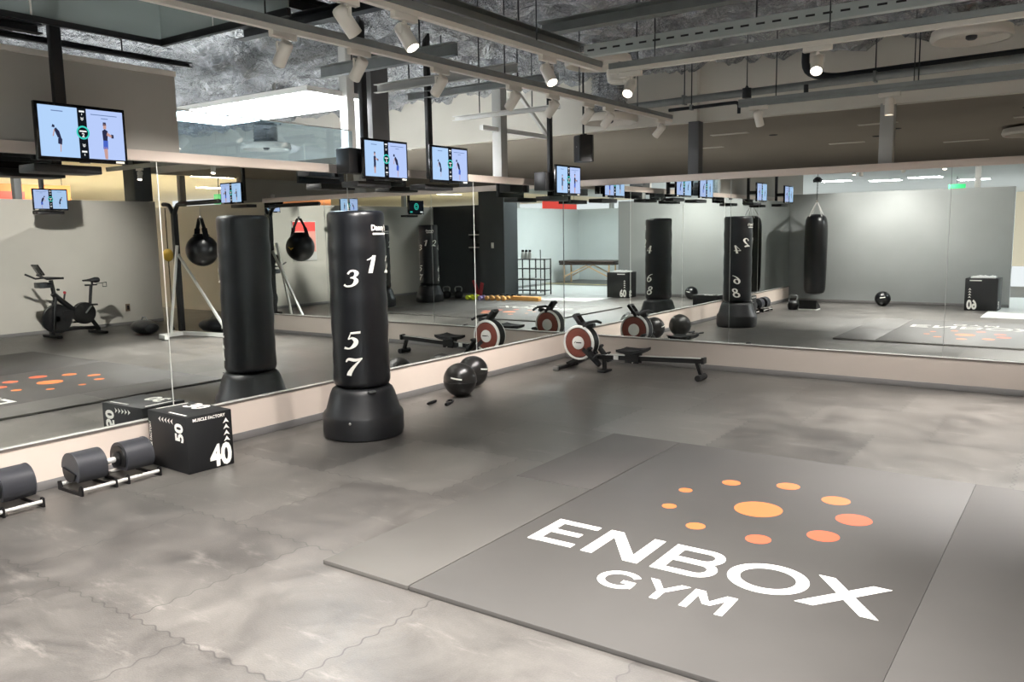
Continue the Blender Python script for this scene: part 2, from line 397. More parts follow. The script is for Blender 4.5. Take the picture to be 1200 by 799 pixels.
# other walls
sbox('wall_near', (-0.13, YN - .12, 0), (4.25, YN, 2.33), M_wallnear)
m = MB(); m.box((0.02, YN, 0), (4.25, YN + .012, 0.06), M_base, .003); struct(m.build('baseboard_near'))
sbox('wall_right', (9.4, -8.5, 0), (9.52, 0.24, 2.32), M_wall)
m = MB(); m.box((9.388, -8.5, 0), (9.4, 0.24, 0.06), M_base, .003); struct(m.build('baseboard_right'))
sbox('wall_alcove', (7.45, -8.62, 0), (9.52, -8.5, 2.34), M_walldark)
sbox('wall_column', (6.66, -8.6, 0), (7.45, -8.0, 3.05), M_walldark)
sbox('wall_recess_back', (XE, 2.1, 0), (14.4, 2.22, 2.32), M_wall)
sbox('wall_recess_side', (XE - .1, 0.14, 0), (XE, 2.1, 2.32), M_wall)
sbox('wall_far', (4.25, -15.12, 0), (8.72, -15.0, 2.32), M_wallcool)
sbox('wall_massage', (8.6, -15.0, 0), (8.72, -8.62, 2.32), M_wallcool)
# pale tiles of the entrance walkway
m = MB(); m.box((3.98, -12.2, 0.0), (8.0, -7.45, 0.004), M_lightfloor); struct(m.build('floor_entrance'))
m = MB(); m.box((4.3, -12.9, 0.0), (8.6, -12.8, 0.004), M_tapeyel); tag(m.build('floor_tape'), 'pale yellow tape strip across the dark floor before the massage table', 'tape')

# upper left: grey panel, glazing
sbox('wall_upper_left', (-0.11, -10.5, 2.252), (-0.01, -5.4, 2.80), M_wall)
m = MB(); m.box((-0.13, -10.5, 2.80), (0.01, -5.4, 2.835), M_offwhite); struct(m.build('trim_%d' % k)); k += 1
for y0, y1, lab in ((-5.38, -4.175, 'clear glass pane above the left mirrors, beside the grey panel'), (-4.165, -3.6, 'clear glass pane above the left mirrors, beside the second screen')):
    m = MB(); m.box((-0.055, y0, 2.253), (-0.045, y1, 2.57), M_glass); o = struct(m.build('window_%d' % (1 if y0 < -5 else 2)))
m = MB(); m.box((-0.06, -5.38, 2.57), (-0.04, -3.6, 2.58), M_white); struct(m.build('trim_%d' % k)); k += 1

# fascia and low ceiling behind the back wall
sbox('wall_fascia_left', (-2.85, 0.15, 2.86), (1.72, 0.27, 3.75), M_bulk)
sbox('wall_fascia_right', (1.72, 0.24, 2.86), (9.6, 0.36, 3.75), M_bulk)
sbox('wall_fascia_return', (-9.0, 0.3, 2.86), (-2.85, 0.36, 3.75), M_bulk)
sbox('floor_shop', (-9.0, 2.3, -0.1), (14.5, 14.0, 0.0), M_lightfloor)
sbox('floor_left', (-9.0, -12.0, -0.1), (-0.14, 2.3, 0.0), M_lightfloor)
sbox('wall_shop_left', (-9.1, 0.4, -0.1), (-9.0, 14.0, 2.94), M_wall)
sbox('wall_shop_right', (9.5, 2.3, -0.1), (9.6, 14.0, 3.8), M_wall)
sbox('ceiling_low', (-9.0, 0.37, 2.86), (9.6, 14.0, 2.94), M_brownceil)
sbox('wall_shop', (-9.0, 14.0, -0.1), (14.5, 14.1, 2.94), M_wall)

# crinkled foil insulation under the slab
def foil():
    from mathutils import noise
    nx, ny = 300, 190
    x0, x1, y0, y1 = -9.0, 10.2, -11.0, 0.14
    m = MB(); vs = []
    for j in range(ny + 1):
        for i in range(nx + 1):
            x = x0 + (x1 - x0) * i / nx; y = y0 + (y1 - y0) * j / ny
            wx = x + .25 * noise.noise(Vector((x * 1.3, y * 1.3, 9.0))); wy = y + .25 * noise.noise(Vector((x * 1.3, y * 1.3, 4.0)))
            r1 = 1 - abs(noise.noise(Vector((wx * 1.5, wy * 2.2, 3.1)))) * 2; r2 = 1 - abs(noise.noise(Vector((wx * 3.9 + 5, wy * 4.6, 1.7)))) * 2
            z = 3.62 - 0.17 * max(0, r1) ** 2 - 0.08 * r2 + .03 * noise.noise(Vector((x * 9, y * 9, 2)))
            vs.append((x, y, z))
    fs = [(j * (nx + 1) + i, j * (nx + 1) + i + 1, (j + 1) * (nx + 1) + i + 1, (j + 1) * (nx + 1) + i) for j in range(ny) for i in range(nx)]
    m.add(vs, fs, M_foil, True)
    o = m.build('ceiling_foil'); o.data.set_sharp_from_angle(angle=math.radians(25)); return struct(o)
foil()
sbox('ceiling', (-9.1, -12.0, 3.78), (14.5, 0.2, 3.88), M_darksteel)
# shop hall beyond the right wall and behind the near wall (seen in the mirrors)
sbox('ceiling_hall_right', (9.9, -34.0, 3.3), (30.0, 14, 3.38), M_cream)
sbox('floor_hall', (14.5, -34, -0.1), (30.0, 14, 0.0), M_lightfloor)
sbox('ceiling_hall_near', (-9.0, -30.0, 2.86), (9.9, -10.9, 2.94), M_wallcool)
sbox('wall_hall_end', (30.0, -34, -0.1), (30.1, 14, 3.4), M_cream)
sbox('wall_hall_near_end', (-9, -30.1, -0.1), (14, -30.0, 3.0), M_cream)
sbox('wall_fascia_hall', (9.9, -16, 3.3), (10.0, 2.3, 3.8), M_bulk)
sbox('wall_fascia_near', (-9.0, -11.0, 2.86), (10.0, -10.9, 3.8), M_bulk)

# ------------------------------------------------------------------ lamps
def spot_lamp(loc, tgt, e, size=70, blend=.6, col=(1, .93, .85), r=0.04):
    l = bpy.data.lights.new('spot_beam', 'SPOT'); l.energy = e; l.spot_size = math.radians(size); l.spot_blend = blend; l.color = col; l.shadow_soft_size = r
    o = bpy.data.objects.new('spot_beam', l); COL.objects.link(o); o.location = loc
    d = Vector(tgt) - Vector(loc); o.rotation_euler = d.to_track_quat('-Z', 'Y').to_euler()
    return o

def spotlight(loc, tgt, label, lit=True, energy=120, cone=70, lens=None, group='white spotlights on the ceiling tracks', drop=0.105, axis='y', col=(1, .95, .90)):
    """track head: adapter under the rail at loc, yoke, white can aimed at tgt"""
    L = Vector(loc); t = empty('track_spotlight', label, 'spotlight', L, 0, group)
    m = MB()
    if axis == 'y': m.box((-.018, -.09, -.036), (.018, .09, 0), M_offwhite, .004)
    else: m.box((-.09, -.018, -.036), (.09, .018, 0), M_offwhite, .004)
    m.build('adapter', t)
    piv = Vector((0, 0, -drop)); d = (Vector(tgt) - (L + piv)).normalized()
    up = Vector((0, 0, 1)); side = d.cross(up).normalized()
    m = MB()
    m.tube([(0, 0, -.036), (0, 0, -.055)], .012, M_offwhite)
    for sgn in (-1, 1):
        a = side * (.043 * sgn); m.bar(Vector((0, 0, -.056)) + a, piv + a, .005, .018, M_offwhite, up=d)
    m.bar(Vector((0, 0, -.056)) - side * .045, Vector((0, 0, -.056)) + side * .045, .018, .005, M_offwhite)
    m.build('yoke', t)
    m = MB(); q = d.to_track_quat('Z', 'Y').to_matrix().to_4x4(); Mx = Matrix.Translation(piv) @ q
    m.lathe([(.024, -.062), (.034, -.055), (.038, -.04), (.038, .088), (.034, .089), (.033, .075)], M_offwhite, 28, M=Mx)
    m.build('lamp_head', t)
    m = MB(); m.lathe([(.0325, .0755), (.0325, .080)], M_lens if lit else M_lensoff, 24, M=Mx); m.build('lens', t)
    if lit or energy: spot_lamp(L + piv + d * .10, tgt, energy, cone, col=col)
    return t

# rails
def rail(p0, p1, label, name='track_rail', w=.036, h=.03, mt=M_offwhite, hang=None, cat='track'):
    p0 = Vector(p0); p1 = Vector(p1); t = empty(name, label, cat, (0, 0, 0), 0, None)
    m = MB(); m.bar(p0, p1, w, h, mt); m.bar(p0 + Vector((0, 0, h * .5 + .022)), p1 + Vector((0, 0, h * .5 + .022)), .046, .04, M_steel); m.build('rail', t)
    n = hang or max(2, int((p1 - p0).length / 1.3) + 1)
    for i in range(n):
        f = (i + .3) / n; q = p0.lerp(p1, f); m = MB(); m.tube([q + Vector((0, 0, .05)), (q.x, q.y, 3.74)], .005, M_darksteel, 6); m.build('hanger', t)
    return t
ZR = 2.80
rail((2.8, -7.5, ZR), (8.6, -7.5, ZR), 'added unseen lighting track over the near side of the mats')  # added out of view to carry the unseen heads
rail((1.72, -8.6, ZR), (1.72, -.56, ZR), 'pale lighting track running the length of the left wall, with the most spotlights')
rail((2.53, -8.4, ZR), (2.53, -3.60, ZR), 'pale lighting track over the logo mat that ends at the cross track')
rail((2.55, -3.48, ZR), (8.6, -3.48, ZR), 'pale lighting track under the slotted steel channel, crossing over the mat')
rail((2.68, -1.12, ZR), (8.6, -1.12, ZR), 'dark lighting track nearest the back mirrors, with two spotlights', mt=M_steel)

near = 'second'
al = ['white spotlight above the first screen, nearest the smoke glass', 'white spotlight between the first and second screens', 'white spotlight near the pole of the third screen',
      'white spotlight beside the braced steel post', 'white spotlight just left of the hanging speaker pole', 'white spotlight in front of the round vent above the speaker',
      'white spotlight right of the round vent above the speaker', 'white spotlight at the far end of the left track']
for i, y in enumerate((-5.84, -5.24, -4.45, -3.54, -2.96, -2.36, -1.97, -.83)):
    spotlight((1.72, y, ZR - .015), (0.0, y + .25, 1.0), al[i], lit=False, energy=80, cone=75)
spotlight((2.53, -6.14, ZR - .016), (2.9, -3.8, 0.0), 'white spotlight cut by the top edge of the photo', lit=False, energy=25, cone=80)
spotlight((2.53, -5.71, ZR - .015), (4.2, -5.4, 0.0), 'lit white spotlight nearest the viewer over the mat', energy=28, cone=80)
spotlight((2.53, -4.31, ZR - .015), (4.3, -5.0, 0.0), 'lit white spotlight left of the big round vent', energy=24, cone=80)
spotlight((2.72, -3.48, ZR - .017), (3.0, -6.2, 0.0), 'glowing spotlight right of the big round vent', energy=40, cone=90, axis='x')
spotlight((4.05, -3.48, ZR - .015), (4.6, -6.0, 0.0), 'glowing spotlight under the slotted channel, facing the viewer', energy=40, cone=90, axis='x')
spotlight((2.87, -1.12, ZR - .015), (3.1, .2, 0.3), 'white spotlight hanging at the left end of the dark track', lit=False, energy=0, axis='x')
spotlight((4.03, -1.12, ZR - .015), (4.06, -1.25, 0.0), 'white spotlight pointing straight down by the steel post', lit=False, energy=170, cone=120, axis='x')
# unseen heads added to light the near floor and the mirrored half of the room
for lx, ly, tx, ty, tz, e, lab in ((6.4, -3.48, 9.4, -2.2, 1.5, 360, 'unseen white spotlight aimed at the exercise bike'), (7.4, -3.48, 9.4, -4.8, 1.5, 320, 'unseen white spotlight aimed at the right wall'),
                              (5.6, -1.12, 5.0, -1.9, 0, 620, 'unseen white spotlight over the back mat'), (7.6, -1.12, 7.2, -1.6, 1.0, 90, 'unseen white spotlight over the bag stand'),
                              (1.72, -7.8, 1.5, -7.4, 0, 400, 'unseen white spotlight over the floor before the dumbbells'), (3.3, -7.5, 3.3, -6.7, 0, 360, 'unseen white spotlight over the near edge of the narrow mat'), (4.9, -7.5, 4.4, -6.2, 0, 470, 'unseen white spotlight over the near edge of the logo mat'),
                              (1.72, -8.3, 1.6, -9.5, 1.0, 85, 'unseen white spotlight aimed at the hanging bag'), (2.53, -7.9, 3.1, -9.5, 1.0, 95, 'unseen white spotlight aimed at the near wall')):
    spotlight((lx, ly, ZR - .015), (tx, ty, tz), lab, lit=True, energy=e, cone=62 if lx > 6 and tz > 0 else (80 if lx > 5 else (125 if ly < -7.85 and tz > .5 else 95)), axis='x' if (ly > -4 or ly == -7.5) else 'y')

# luminous ceiling panels
def light_panel(lo, hi, label, mt=M_panel):
    t = empty('ceiling_light_panel', label, 'ceiling light', (0, 0, 0), 0, 'ceiling light panels')
    m = MB(); m.box((lo[0] - .02, lo[1] - .02, lo[2]), (hi[0] + .02, hi[1] + .02, hi[2] + .03), M_white); m.build('frame', t)
    m = MB(); m.box((lo[0], lo[1], lo[2] - .006), (hi[0], hi[1], lo[2]), mt); m.build('diffuser', t)
    return t
light_panel((-3.0, -3.75, 2.95), (-.45, -2.8, 2.97), 'wide glowing ceiling panel seen through the upper left opening')
light_panel((-5.6, -5.6, 2.75), (-2.6, -4.5, 2.77), 'glowing ceiling panel seen low through the left glass pane')
light_panel((5.6, -9.9, 3.2), (6.8, -9.4, 3.22), 'added unseen ceiling light above the entrance', M_panelc)  # added out of view to light the entrance floor
light_panel((5.4, -12.6, 2.845), (7.2, -12.1, 2.859), 'added ceiling light above the pale entrance floor and massage area', M_panelc)  # added to brighten the massage area
for i, (x, y, lab) in enumerate(((16.9, .3, 'long ceiling light beyond the right wall, above the exercise bike'), (15.2, 1.15, 'long ceiling light beyond the right wall, right of the first screen image'),
                                 (14.4, 4.7, 'long ceiling light beyond the right wall, near the green sign'), (17.0, -8.0, 'long ceiling light beyond the right wall, over the dark alcove'), (18.0, -.5, 'distant long ceiling light beyond the right wall'), (14.5, -10.5, 'added long ceiling light beyond the alcove, out over the hall'), (20.5, -4.5, 'added far long ceiling light in the hall behind the orange board'), (21.0, 3.0, 'added far long ceiling light in the hall behind the green sign'), (17.5, -20.0, 'added far long ceiling light beyond the pale wall, above the red board'), (19.0, 8.0, 'added far long ceiling light in the hall, farthest right'), (16.0, -12.5, 'added long ceiling light in the hall above the red board by the shelf rack'))):
    light_panel((x, y, 3.27), (x + .35, y + 1.3, 3.295), lab, M_panelw)  # later panels in the list are added to brighten the hall
for i, (x, y, lab) in enumerate(((-.75, -15.0, 'long ceiling light behind the near wall, right of the bag chain'), (.35, -15.9, 'long ceiling light behind the near wall, at its middle'), (1.45, -15.2, 'long ceiling light behind the near wall, toward the box'), (2.3, -17.6, 'ceiling light far behind the near wall, above the tall box'))):
    light_panel((x, y, 2.845), (x + .75, y + .5, 2.859), lab, M_panelc)

# ------------------------------------------------------------------ ceiling clutter
def beam(p0, p1, label, w=.05, h=.09, mt=M_steel, name='steel_channel', cat='steel beam', hangs=2, slots=False):
    p0 = Vector(p0); p1 = Vector(p1); t = empty(name, label, cat)
    m = MB()
    # C-channel: web and two flanges
    d = (p1 - p0).normalized(); s = d.cross(Vector((0, 0, 1))).normalized(); u = Vector((0, 0, 1))
    m.bar(p0, p1, .006, h, mt)
    if slots: s = -s
    m.bar(p0 + s * w / 2 + u * h / 2, p1 + s * w / 2 + u * h / 2, w, .006, mt); m.bar(p0 + s * w / 2 - u * h / 2, p1 + s * w / 2 - u * h / 2, w, .006, mt)
    if slots:
        n = int((p1 - p0).length / .11)
        for i in range(n):
            a = p0 + d * (.03 + i * .11) - s * .0035; m.bar(a, a + d * .06, .003, .014, M_black)
    m.build('channel', t)
    for i in range(hangs):
        q = p0.lerp(p1, (i + .5) / hangs) ; m = MB(); m.tube([q + u * h / 2, (q.x, q.y, 3.76)], .006, M_darksteel, 6); m.build('hanger', t)
    return t
beam((2.25, -3.34, 3.01), (4.95, -3.34, 3.01), 'pale slotted steel channel above the cross track', w=.06, h=.085, mt=M_chan, slots=True, hangs=3)
beam((2.0, -3.55, 3.16), (8.4, -3.55, 3.16), 'wide grey steel beam just under the foil, behind the slotted channel', w=.10, h=.09, mt=M_steel, hangs=3)
beam((2.42, -8.4, 2.93), (2.42, -3.7, 2.93), 'grey steel beam along the mat track toward the viewer', w=.07, h=.07, hangs=3)
beam((0.2, -4.17, 2.97), (1.66, -4.17, 2.97), 'short grey steel beam carrying the pole of the second screen', w=.06, h=.09)
beam((0.1, -3.4, 2.95), (1.66, -3.4, 2.95), 'pale steel beam crossing behind the second screen pole', w=.05, h=.07, mt=M_postgrey)
beam((-.1, -2.76, 2.97), (1.66, -2.76, 2.97), 'short steel beam carrying the pole of the third screen', w=.05, h=.06)
beam((-.5, -6.38, 3.0), (.29, -6.38, 3.0), 'dark steel beam carrying the pole of the first screen', w=.06, h=.08, mt=M_darksteel)
beam((.36, -5.05, 3.1), (2.3, -5.05, 3.1), 'dark steel beam crossing above the smoke glass', w=.08, h=.08, mt=M_darksteel)
beam((.50, -8.4, 3.36), (.50, -4.3, 3.36), 'long dark steel beam high under the foil along the left wall', w=.1, h=.1, mt=M_darksteel, hangs=3)
beam((3.4, -8.4, 3.32), (3.4, -3.7, 3.32), 'dark steel beam high under the foil over the mat', w=.1, h=.12, mt=M_darksteel)
beam((.19, -8.4, 2.91), (.19, -6.45, 2.91), 'dark cable rail running above the grey panel', w=.06, h=.05, mt=M_darksteel, hangs=3)
beam((.06, -8.4, 2.88), (.06, -5.32, 2.88), 'thin pale cable rail just above the grey panel', w=.04, h=.03, mt=M_darksteel, hangs=3)
beam((-.12, -2.0, 2.84), (1.2, -2.0, 2.84), 'white steel cross bar near the braced post', w=.05, h=.04, mt=M_white)

def pipe(pts, r, label, mt=M_darksteel, hang=()):
    t = empty('conduit_pipe', label, 'pipe'); m = MB()
    P = []
    for i, p in enumerate(pts):
        p = Vector(p)
        if 0 < i < len(pts) - 1:
            a = (Vector(pts[i - 1]) - p).normalized(); b = (Vector(pts[i + 1]) - p).normalized()
            for k_ in range(5):
                f = k_ / 4; P.append((p + a * r * 2.6 * (1 - f) ** 2 + b * r * 2.6 * f ** 2))
        else: P.append(p)
    m.tube(P, r, mt, 14); m.build('tube', t)
    for q in hang:
        m = MB(); m.tube([(q[0], q[1], q[2]), (q[0], q[1], 3.76)], .006, M_darksteel, 6); m.box((q[0] - .012, q[1] - r - .012, q[2] - r - .01), (q[0] + .012, q[1] + r + .012, q[2] + r + .01), M_steel); m.build('hanger', t)
    return t
pipe([(1.2, -.62, 2.98), (5.2, -.62, 3.03)], .038, 'grey duct pipe across the back, behind the glowing spotlights', M_steel, ((1.9, -.62, 2.99), (3.8, -.62, 3.012)))
pipe([(1.85, -.9, 2.86), (2.6, -.9, 2.87), (2.6, -.9, 2.76)], .017, 'thin dark pipe ending in a black elbow above the dark track', M_darksteel, ((2.1, -.9, 2.865),))
pipe([(3.1, -.42, 3.45), (3.1, -.42, 3.16), (3.35, -.42, 3.08), (7.0, -.42, 3.14)], .04, 'fat dark pipe bending down beside the glowing spotlight', M_darksteel, ((5.6, -.42, 3.115),))
pipe([(3.22, -.8, 2.98), (3.22, -.8, 2.85), (6.8, -.8, 2.90)], .022, 'dark pipe with a short riser near the back mirrors', M_darksteel, ((4.2, -.8, 2.865), (5.6, -.8, 2.885)))
# small valve on a pipe
m = MB(); m.lathe([(.02, -.05), (.045, -.045), (.045, .05), (.02, .055), (.008, .075)], M_darksteel, 18, (0, 0, 0)); m.tube([(0, 0, .07), (0, 0, .8)], .005, M_darksteel, 6)
tag(m.build('pipe_valve', None, (2.62, -.74, 2.97)), 'small dark valve can hanging on a rod above the dark track', 'valve')

def vent(loc, r, stem, label, duct=None, tilt=0):
    t = empty('ceiling_vent', label, 'vent', loc, 0, 'round ceiling vents')
    m = MB(); m.lathe([(.0001, .03), (r * .3, .04), (r * .7, .062), (r * .88, .06), (r * .93, .0), (r, 0), (r * 1.04, .03), (r * 1.0, .085), (r * .6, .11), (r * .3, .12), (.05, .125)], M_offwhite, 56)
    m.build('vent_disc', t)
    m = MB(); m.lathe([(.03, -.0), (.045, .012), (.045, .034)], M_grey, 20); m.build('hub', t)
    if stem:
        m = MB(); m.tube([(0, 0, .12), (0, 0, 3.76 - loc[2])], .022, M_postgrey, 12); m.build('stem', t)
    if duct:
        m = MB(); prof = []
        for i in range(24): prof.append((duct + (.012 if i % 2 else -.008), .10 + i * .022))
        m.lathe(prof, M_foil, 30); m.build('duct', t)
    return t
vent((1.47, -1.72, 3.23), .32, True, 'large round white ceiling vent left of the glowing spotlight')
vent((.88, -.40, 2.86), .32, False, 'round white vent with crumpled silver duct above the speaker', duct=.2)
vent((4.60, -.80, 3.20), .31, True, 'round beige ceiling vent at the upper right, by the foil')
vent((-3.1, -1.94, 3.24), .30, True, 'round white vent on a stem over the glowing panel')
vent((-4.6, -.9, 2.90), .35, False, 'round white vent with silver duct seen through the left glass', duct=.17)
vent((4.9, 3.5, 2.74), .40, False, 'faint round vent in the low brown ceiling')
m = MB(); m.lathe([(.10, 0), (.125, .02), (.135, .1), (.13, .13)], M_bulk, 30); m.tube([(0, 0, .12), (0, 0, .7)], .02, M_postgrey, 10)
tag(m.build('duct_collar', None, (1.66, -1.62, 3.06)), 'short beige round collar beside the big round vent', 'vent collar')
# recessed slots and lamps in the low ceiling
for i, (x, y, w) in enumerate(((1.3, 1.6, .5), (3.1, 1.8, .45), (4.7, 2.3, .35), (2.2, 4.0, .5), (3.6, 5.0, .6), (0.4, 3.2, .45), (5.6, 4.6, .6))):
    m = MB(); m.box((x, y, 2.850), (x + w, y + .10, 2.8595), M_offwhite, .003)
    tag(m.build('ceiling_slot'), ['narrow pale slot in the brown low ceiling, first right of the speaker', 'narrow pale slot in the brown low ceiling, left of the right post', 'narrow pale slot in the brown low ceiling, right of the right post', 'narrow pale slot deeper in the brown low ceiling, near the middle post',
         'narrow pale slot deep in the brown low ceiling above the hanging bag image', 'narrow pale slot deep in the brown low ceiling by the speaker', 'narrow pale slot deep in the brown low ceiling at the right edge'][i], 'ceiling slot', 'slots in the low ceiling')
for i, (x, y) in enumerate(((1.95, 2.2), (3.4, 2.6), (4.9, 1.5), (3.0, 3.4))):
    m = MB(); m.lathe([(.02, -.012), (.05, -.008), (.06, 0)], M_black, 20, (0, 0, 0))
    tag(m.build('downlight', None, (x, y, 2.859)), ['small dark downlight left of the middle of the low ceiling', 'small dark downlight above the hanging bag image', 'small dark downlight right of the right post', 'small dark downlight deep in the low ceiling'][i], 'downlight', 'downlights in the low ceiling')

for x_, y_ in ((1.95, 2.2), (3.4, 2.6), (3.0, 3.4), (-2.5, 3.0), (6.5, 5.0)): spot_lamp((x_, y_, 2.84), (x_, y_ + .2, 0), 38, 130, .5)
# partition posts
def post(x, y, z0, z1, w, label, mt=M_postgrey, extra=None):
    t = empty('partition_post', label, 'post', (x, y, 0)); m = MB(); m.box((-w / 2, -w / 2, z0), (w / 2, w / 2, z1), mt, .004); m.build('shaft', t)
    if extra: extra(t)
    return t
def braces(t):
    m = MB(); m.bar((0, -.35, 2.80), (0, 1.0, 2.80), .05, .05, M_white); m.build('cross_bar', t)
    m = MB(); m.bar((.03, .06, 3.45), (.03, .95, 2.83), .04, .04, M_white); m.build('brace', t)
    m = MB(); m.bar((0, -1.0, 3.42), (0, .05, 3.42), .05, .05, M_white); m.build('top_bar', t)
post(-.14, -1.16, 2.254, 3.75, .125, 'tall pale steel post with a diagonal brace on the left wall', M_postgrey, braces)
post(1.70, .17, 2.254, 2.858, .13, 'grey post on the back wall, middle of the row', M_postdark)
post(3.77, .17, 2.254, 2.858, .13, 'grey post on the back wall, by the downward spotlight', M_postgrey)
post(-.40, -2.97, 2.20, 3.75, .24, 'dark grey square column behind the second screen', M_postdark)
post(-.42, -3.28, 2.20, 3.6, .10, 'slim white column beside the dark square column', M_white)
post(9.46, -2.25, 2.322, 3.3, .12, 'dark post on the right wall above the exercise bike', M_postdark)
post(9.46, -5.2, 2.322, 3.3, .10, 'grey post on the right wall beside the poster', M_postgrey)
post(9.46, -7.4, 2.322, 3.3, .10, 'grey post on the right wall next to the alcove corner', M_postgrey)
post(9.46, -.05, 2.322, 3.3, .36, 'wide dark pillar at the end of the right wall', M_walldark)
post(11.4, 2.16, 2.322, 3.3, .13, 'dark post on the recess wall beside the green sign', M_postdark)
post(3.6, YN - .06, 2.332, 2.86, .10, 'grey post on the near wall above the far box', M_postgrey)
post(8.66, -11.5, 2.322, 3.2, .12, 'grey post on the pale wall left of the massage table', M_postgrey)
post(7.4, -15.06, 2.322, 3.2, .12, 'grey post on the pale wall behind the massage table', M_postgrey)
# smoke curtain glass
t = empty('smoke_curtain', 'hanging grey glass smoke curtain at the upper left corner', 'glass screen')
m = MB(); m.box((.325, -8.4, 2.955), (.331, -5.7, 3.24), M_smoke); m.build('glass_pane', t)
m = MB(); m.box((.331, -5.706, 2.955), (1.62, -5.70, 3.24), M_smoke); m.build('glass_pane', t)
m = MB(); m.bar((.328, -8.4, 2.94), (.328, -5.69, 2.94), .03, .035, M_darksteel); m.bar((.328, -5.703, 2.94), (1.62, -5.703, 2.94), .03, .045, M_black); m.build('bottom_rail', t)
m = MB(); m.tube([(.33, -6.55, 2.96), (.33, -6.55, 3.6)], .007, M_white, 8); m.tube([(.9, -5.703, 2.96), (.9, -5.703, 3.6)], .005, M_white, 8); m.build('clip_rod', t)

# hanging speaker
t = empty('hanging_speaker', 'black loudspeaker hanging above the corner, right of the fourth screen', 'speaker', (.66, -.62, 2.57), math.radians(-35))
m = MB(); m.prism([(-.085, -.08), (.085, -.08), (.11, .06), (.06, .10), (-.06, .10), (-.11, .06)], -.15, .15, M_black); m.build('cabinet', t)
m = MB(); m.box((-.08, -.088, -.14), (.08, -.081, .14), M_rubber, .003); m.build('grille', t)
m = MB(); m.tube([(0, 0, .15), (0, 0, 1.18)], .012, M_darksteel, 8); m.box((-.05, -.02, .15), (.05, .02, .165), M_darksteel); m.build('bracket', t)
m = MB(); m.disc((0.0, -.0885, .02), .006, M_scrwhite, 10, 'y'); m.build('badge', t)

# ------------------------------------------------------------------ screens
def screen_picture(kind):
    m = MB(); W, Hh = .262, .15
    def q(x0, z0, x1, z1, mt, dy): m.add([(x0, -dy, z0), (x1, -dy, z0), (x1, -dy, z1), (x0, -dy, z1)], [(0, 1, 2, 3)], mt)
    def tri_(pts, mt, dy): m.add([(a, -dy, b) for a, b in pts], [tuple(range(len(pts)))], mt)
    if kind == 'logo':
        q(-W, -Hh, W, Hh, M_scrdark, 0)
        v, f = stroke2d([(.075 * math.cos(2 * PI * i / 30), .02 + .075 * math.sin(2 * PI * i / 30), .009) for i in range(30)], True); m.flat(v, f, M_teal, lambda a, b: (a, -.0006, b))
        v, f = stroke2d([(.042 * math.cos(2 * PI * i / 30), .02 + .042 * math.sin(2 * PI * i / 30), .008) for i in range(30)], True); m.flat(v, f, M_teal, lambda a, b: (a, -.0006, b))
        q(-.24, -.13, -.15, -.10, M_teal, .0006); q(.14, -.13, .24, -.10, M_scrwhite, .0006)
        return m
    q(-W, -Hh, -.028, Hh, M_blue, 0); q(-.028, -Hh, .028, Hh, M_scrdark, 0); q(.028, -Hh, W, Hh, M_blue2, 0)
    v, f = stroke2d([(.036 * math.cos(2 * PI * i / 30), .005 + .036 * math.sin(2 * PI * i / 30), .005) for i in range(30)], True); m.flat(v, f, M_teal, lambda a, b: (a, -.0008, b))
    m.add([(.032 * math.cos(2 * PI * i / 24), -.0004, .005 + .032 * math.sin(2 * PI * i / 24)) for i in range(24)], [tuple(range(24))], M_scrdark)
    q(-.022, .009, .022, .017, M_scrwhite, .001)
    v, f = text2d('2', .034, 0, .001); m.flat(v, f, M_scrwhite, lambda a, b: (a, -.001, b - .010))
    for z in (.085, -.075):
        for dz in (0, .009): tri_([(-.009, z + dz), (0, z - .008 + dz), (.009, z + dz), (.009, z + .004 + dz), (0, z - .003 + dz), (-.009, z + .004 + dz)], M_scrwhite, .001)
    for z in (.127, -.115): q(-.016, z, .016, z + .010, M_scrwhite, .001)
    q(-.002, .110, .002, .120, M_scrwhite, .001); q(-.002, -.135, .002, -.122, M_scrwhite, .001)
    # captions
    q(-.185, .118, -.115, .124, M_scrgrey, .0006); q(.055, .118, .225, .123, M_scrgrey, .0006); q(.12, .098, .165, .103, M_scrgrey, .0006)
    # left athlete bending
    def fig(cx, cz, s, bend, shorts, shirt):
        P = lambda pts, mt, d=.0008: tri_([(cx + a * s, cz + b * s) for a, b in pts], mt, d)
        if bend:
            P([(-.02, -.95), (.03, -.95), (.06, -.55), (.0, -.5)], M_scrskin); P([(-.12, -.5), (.1, -.55), (.14, -.25), (.05, -.1), (-.1, -.2)], shorts)
            P([(.1, -.2), (.0, .2), (-.18, .4), (-.3, .3), (-.12, -.15)], shirt); P([(-.3, .3), (-.24, .3), (-.34, -.1), (-.4, -.1)], M_scrskin)
            P([(-.42, .42), (-.26, .38), (-.24, .52), (-.36, .58)], M_scrnavy)
        else:
            P([(-.08, -.98), (.06, -.98), (.08, -.4), (-.12, -.4)], M_scrskin); P([(-.14, -.5), (.1, -.5), (.12, -.1), (-.12, -.1)], shorts)
            P([(-.12, -.1), (.1, -.1), (.14, .35), (.0, .45), (-.14, .35)], shirt); P([(.1, .3), (.35, .15), (.33, .05), (.06, .15)], M_scrskin); P([(.3, .22), (.42, .2), (.42, .03), (.3, .03)], M_scrnavy)
            P([(-.07, .45), (.07, .45), (.09, .68), (-.08, .70)], M_scrskin); P([(-.09, .6), (.09, .62), (.07, .76), (-.07, .76)], M_scrnavy)
    a = {'squat': (True, False), 'swing': (False, False), 'step': (True, True), 'stand': (False, True)}[kind]
    fig(-.145, -.02, .105, a[0], M_scrnavy, M_scrnavy); fig(.14, -.02, .13, a[1], M_scrblue, M_scrnavy)
    return m
PICS = {}
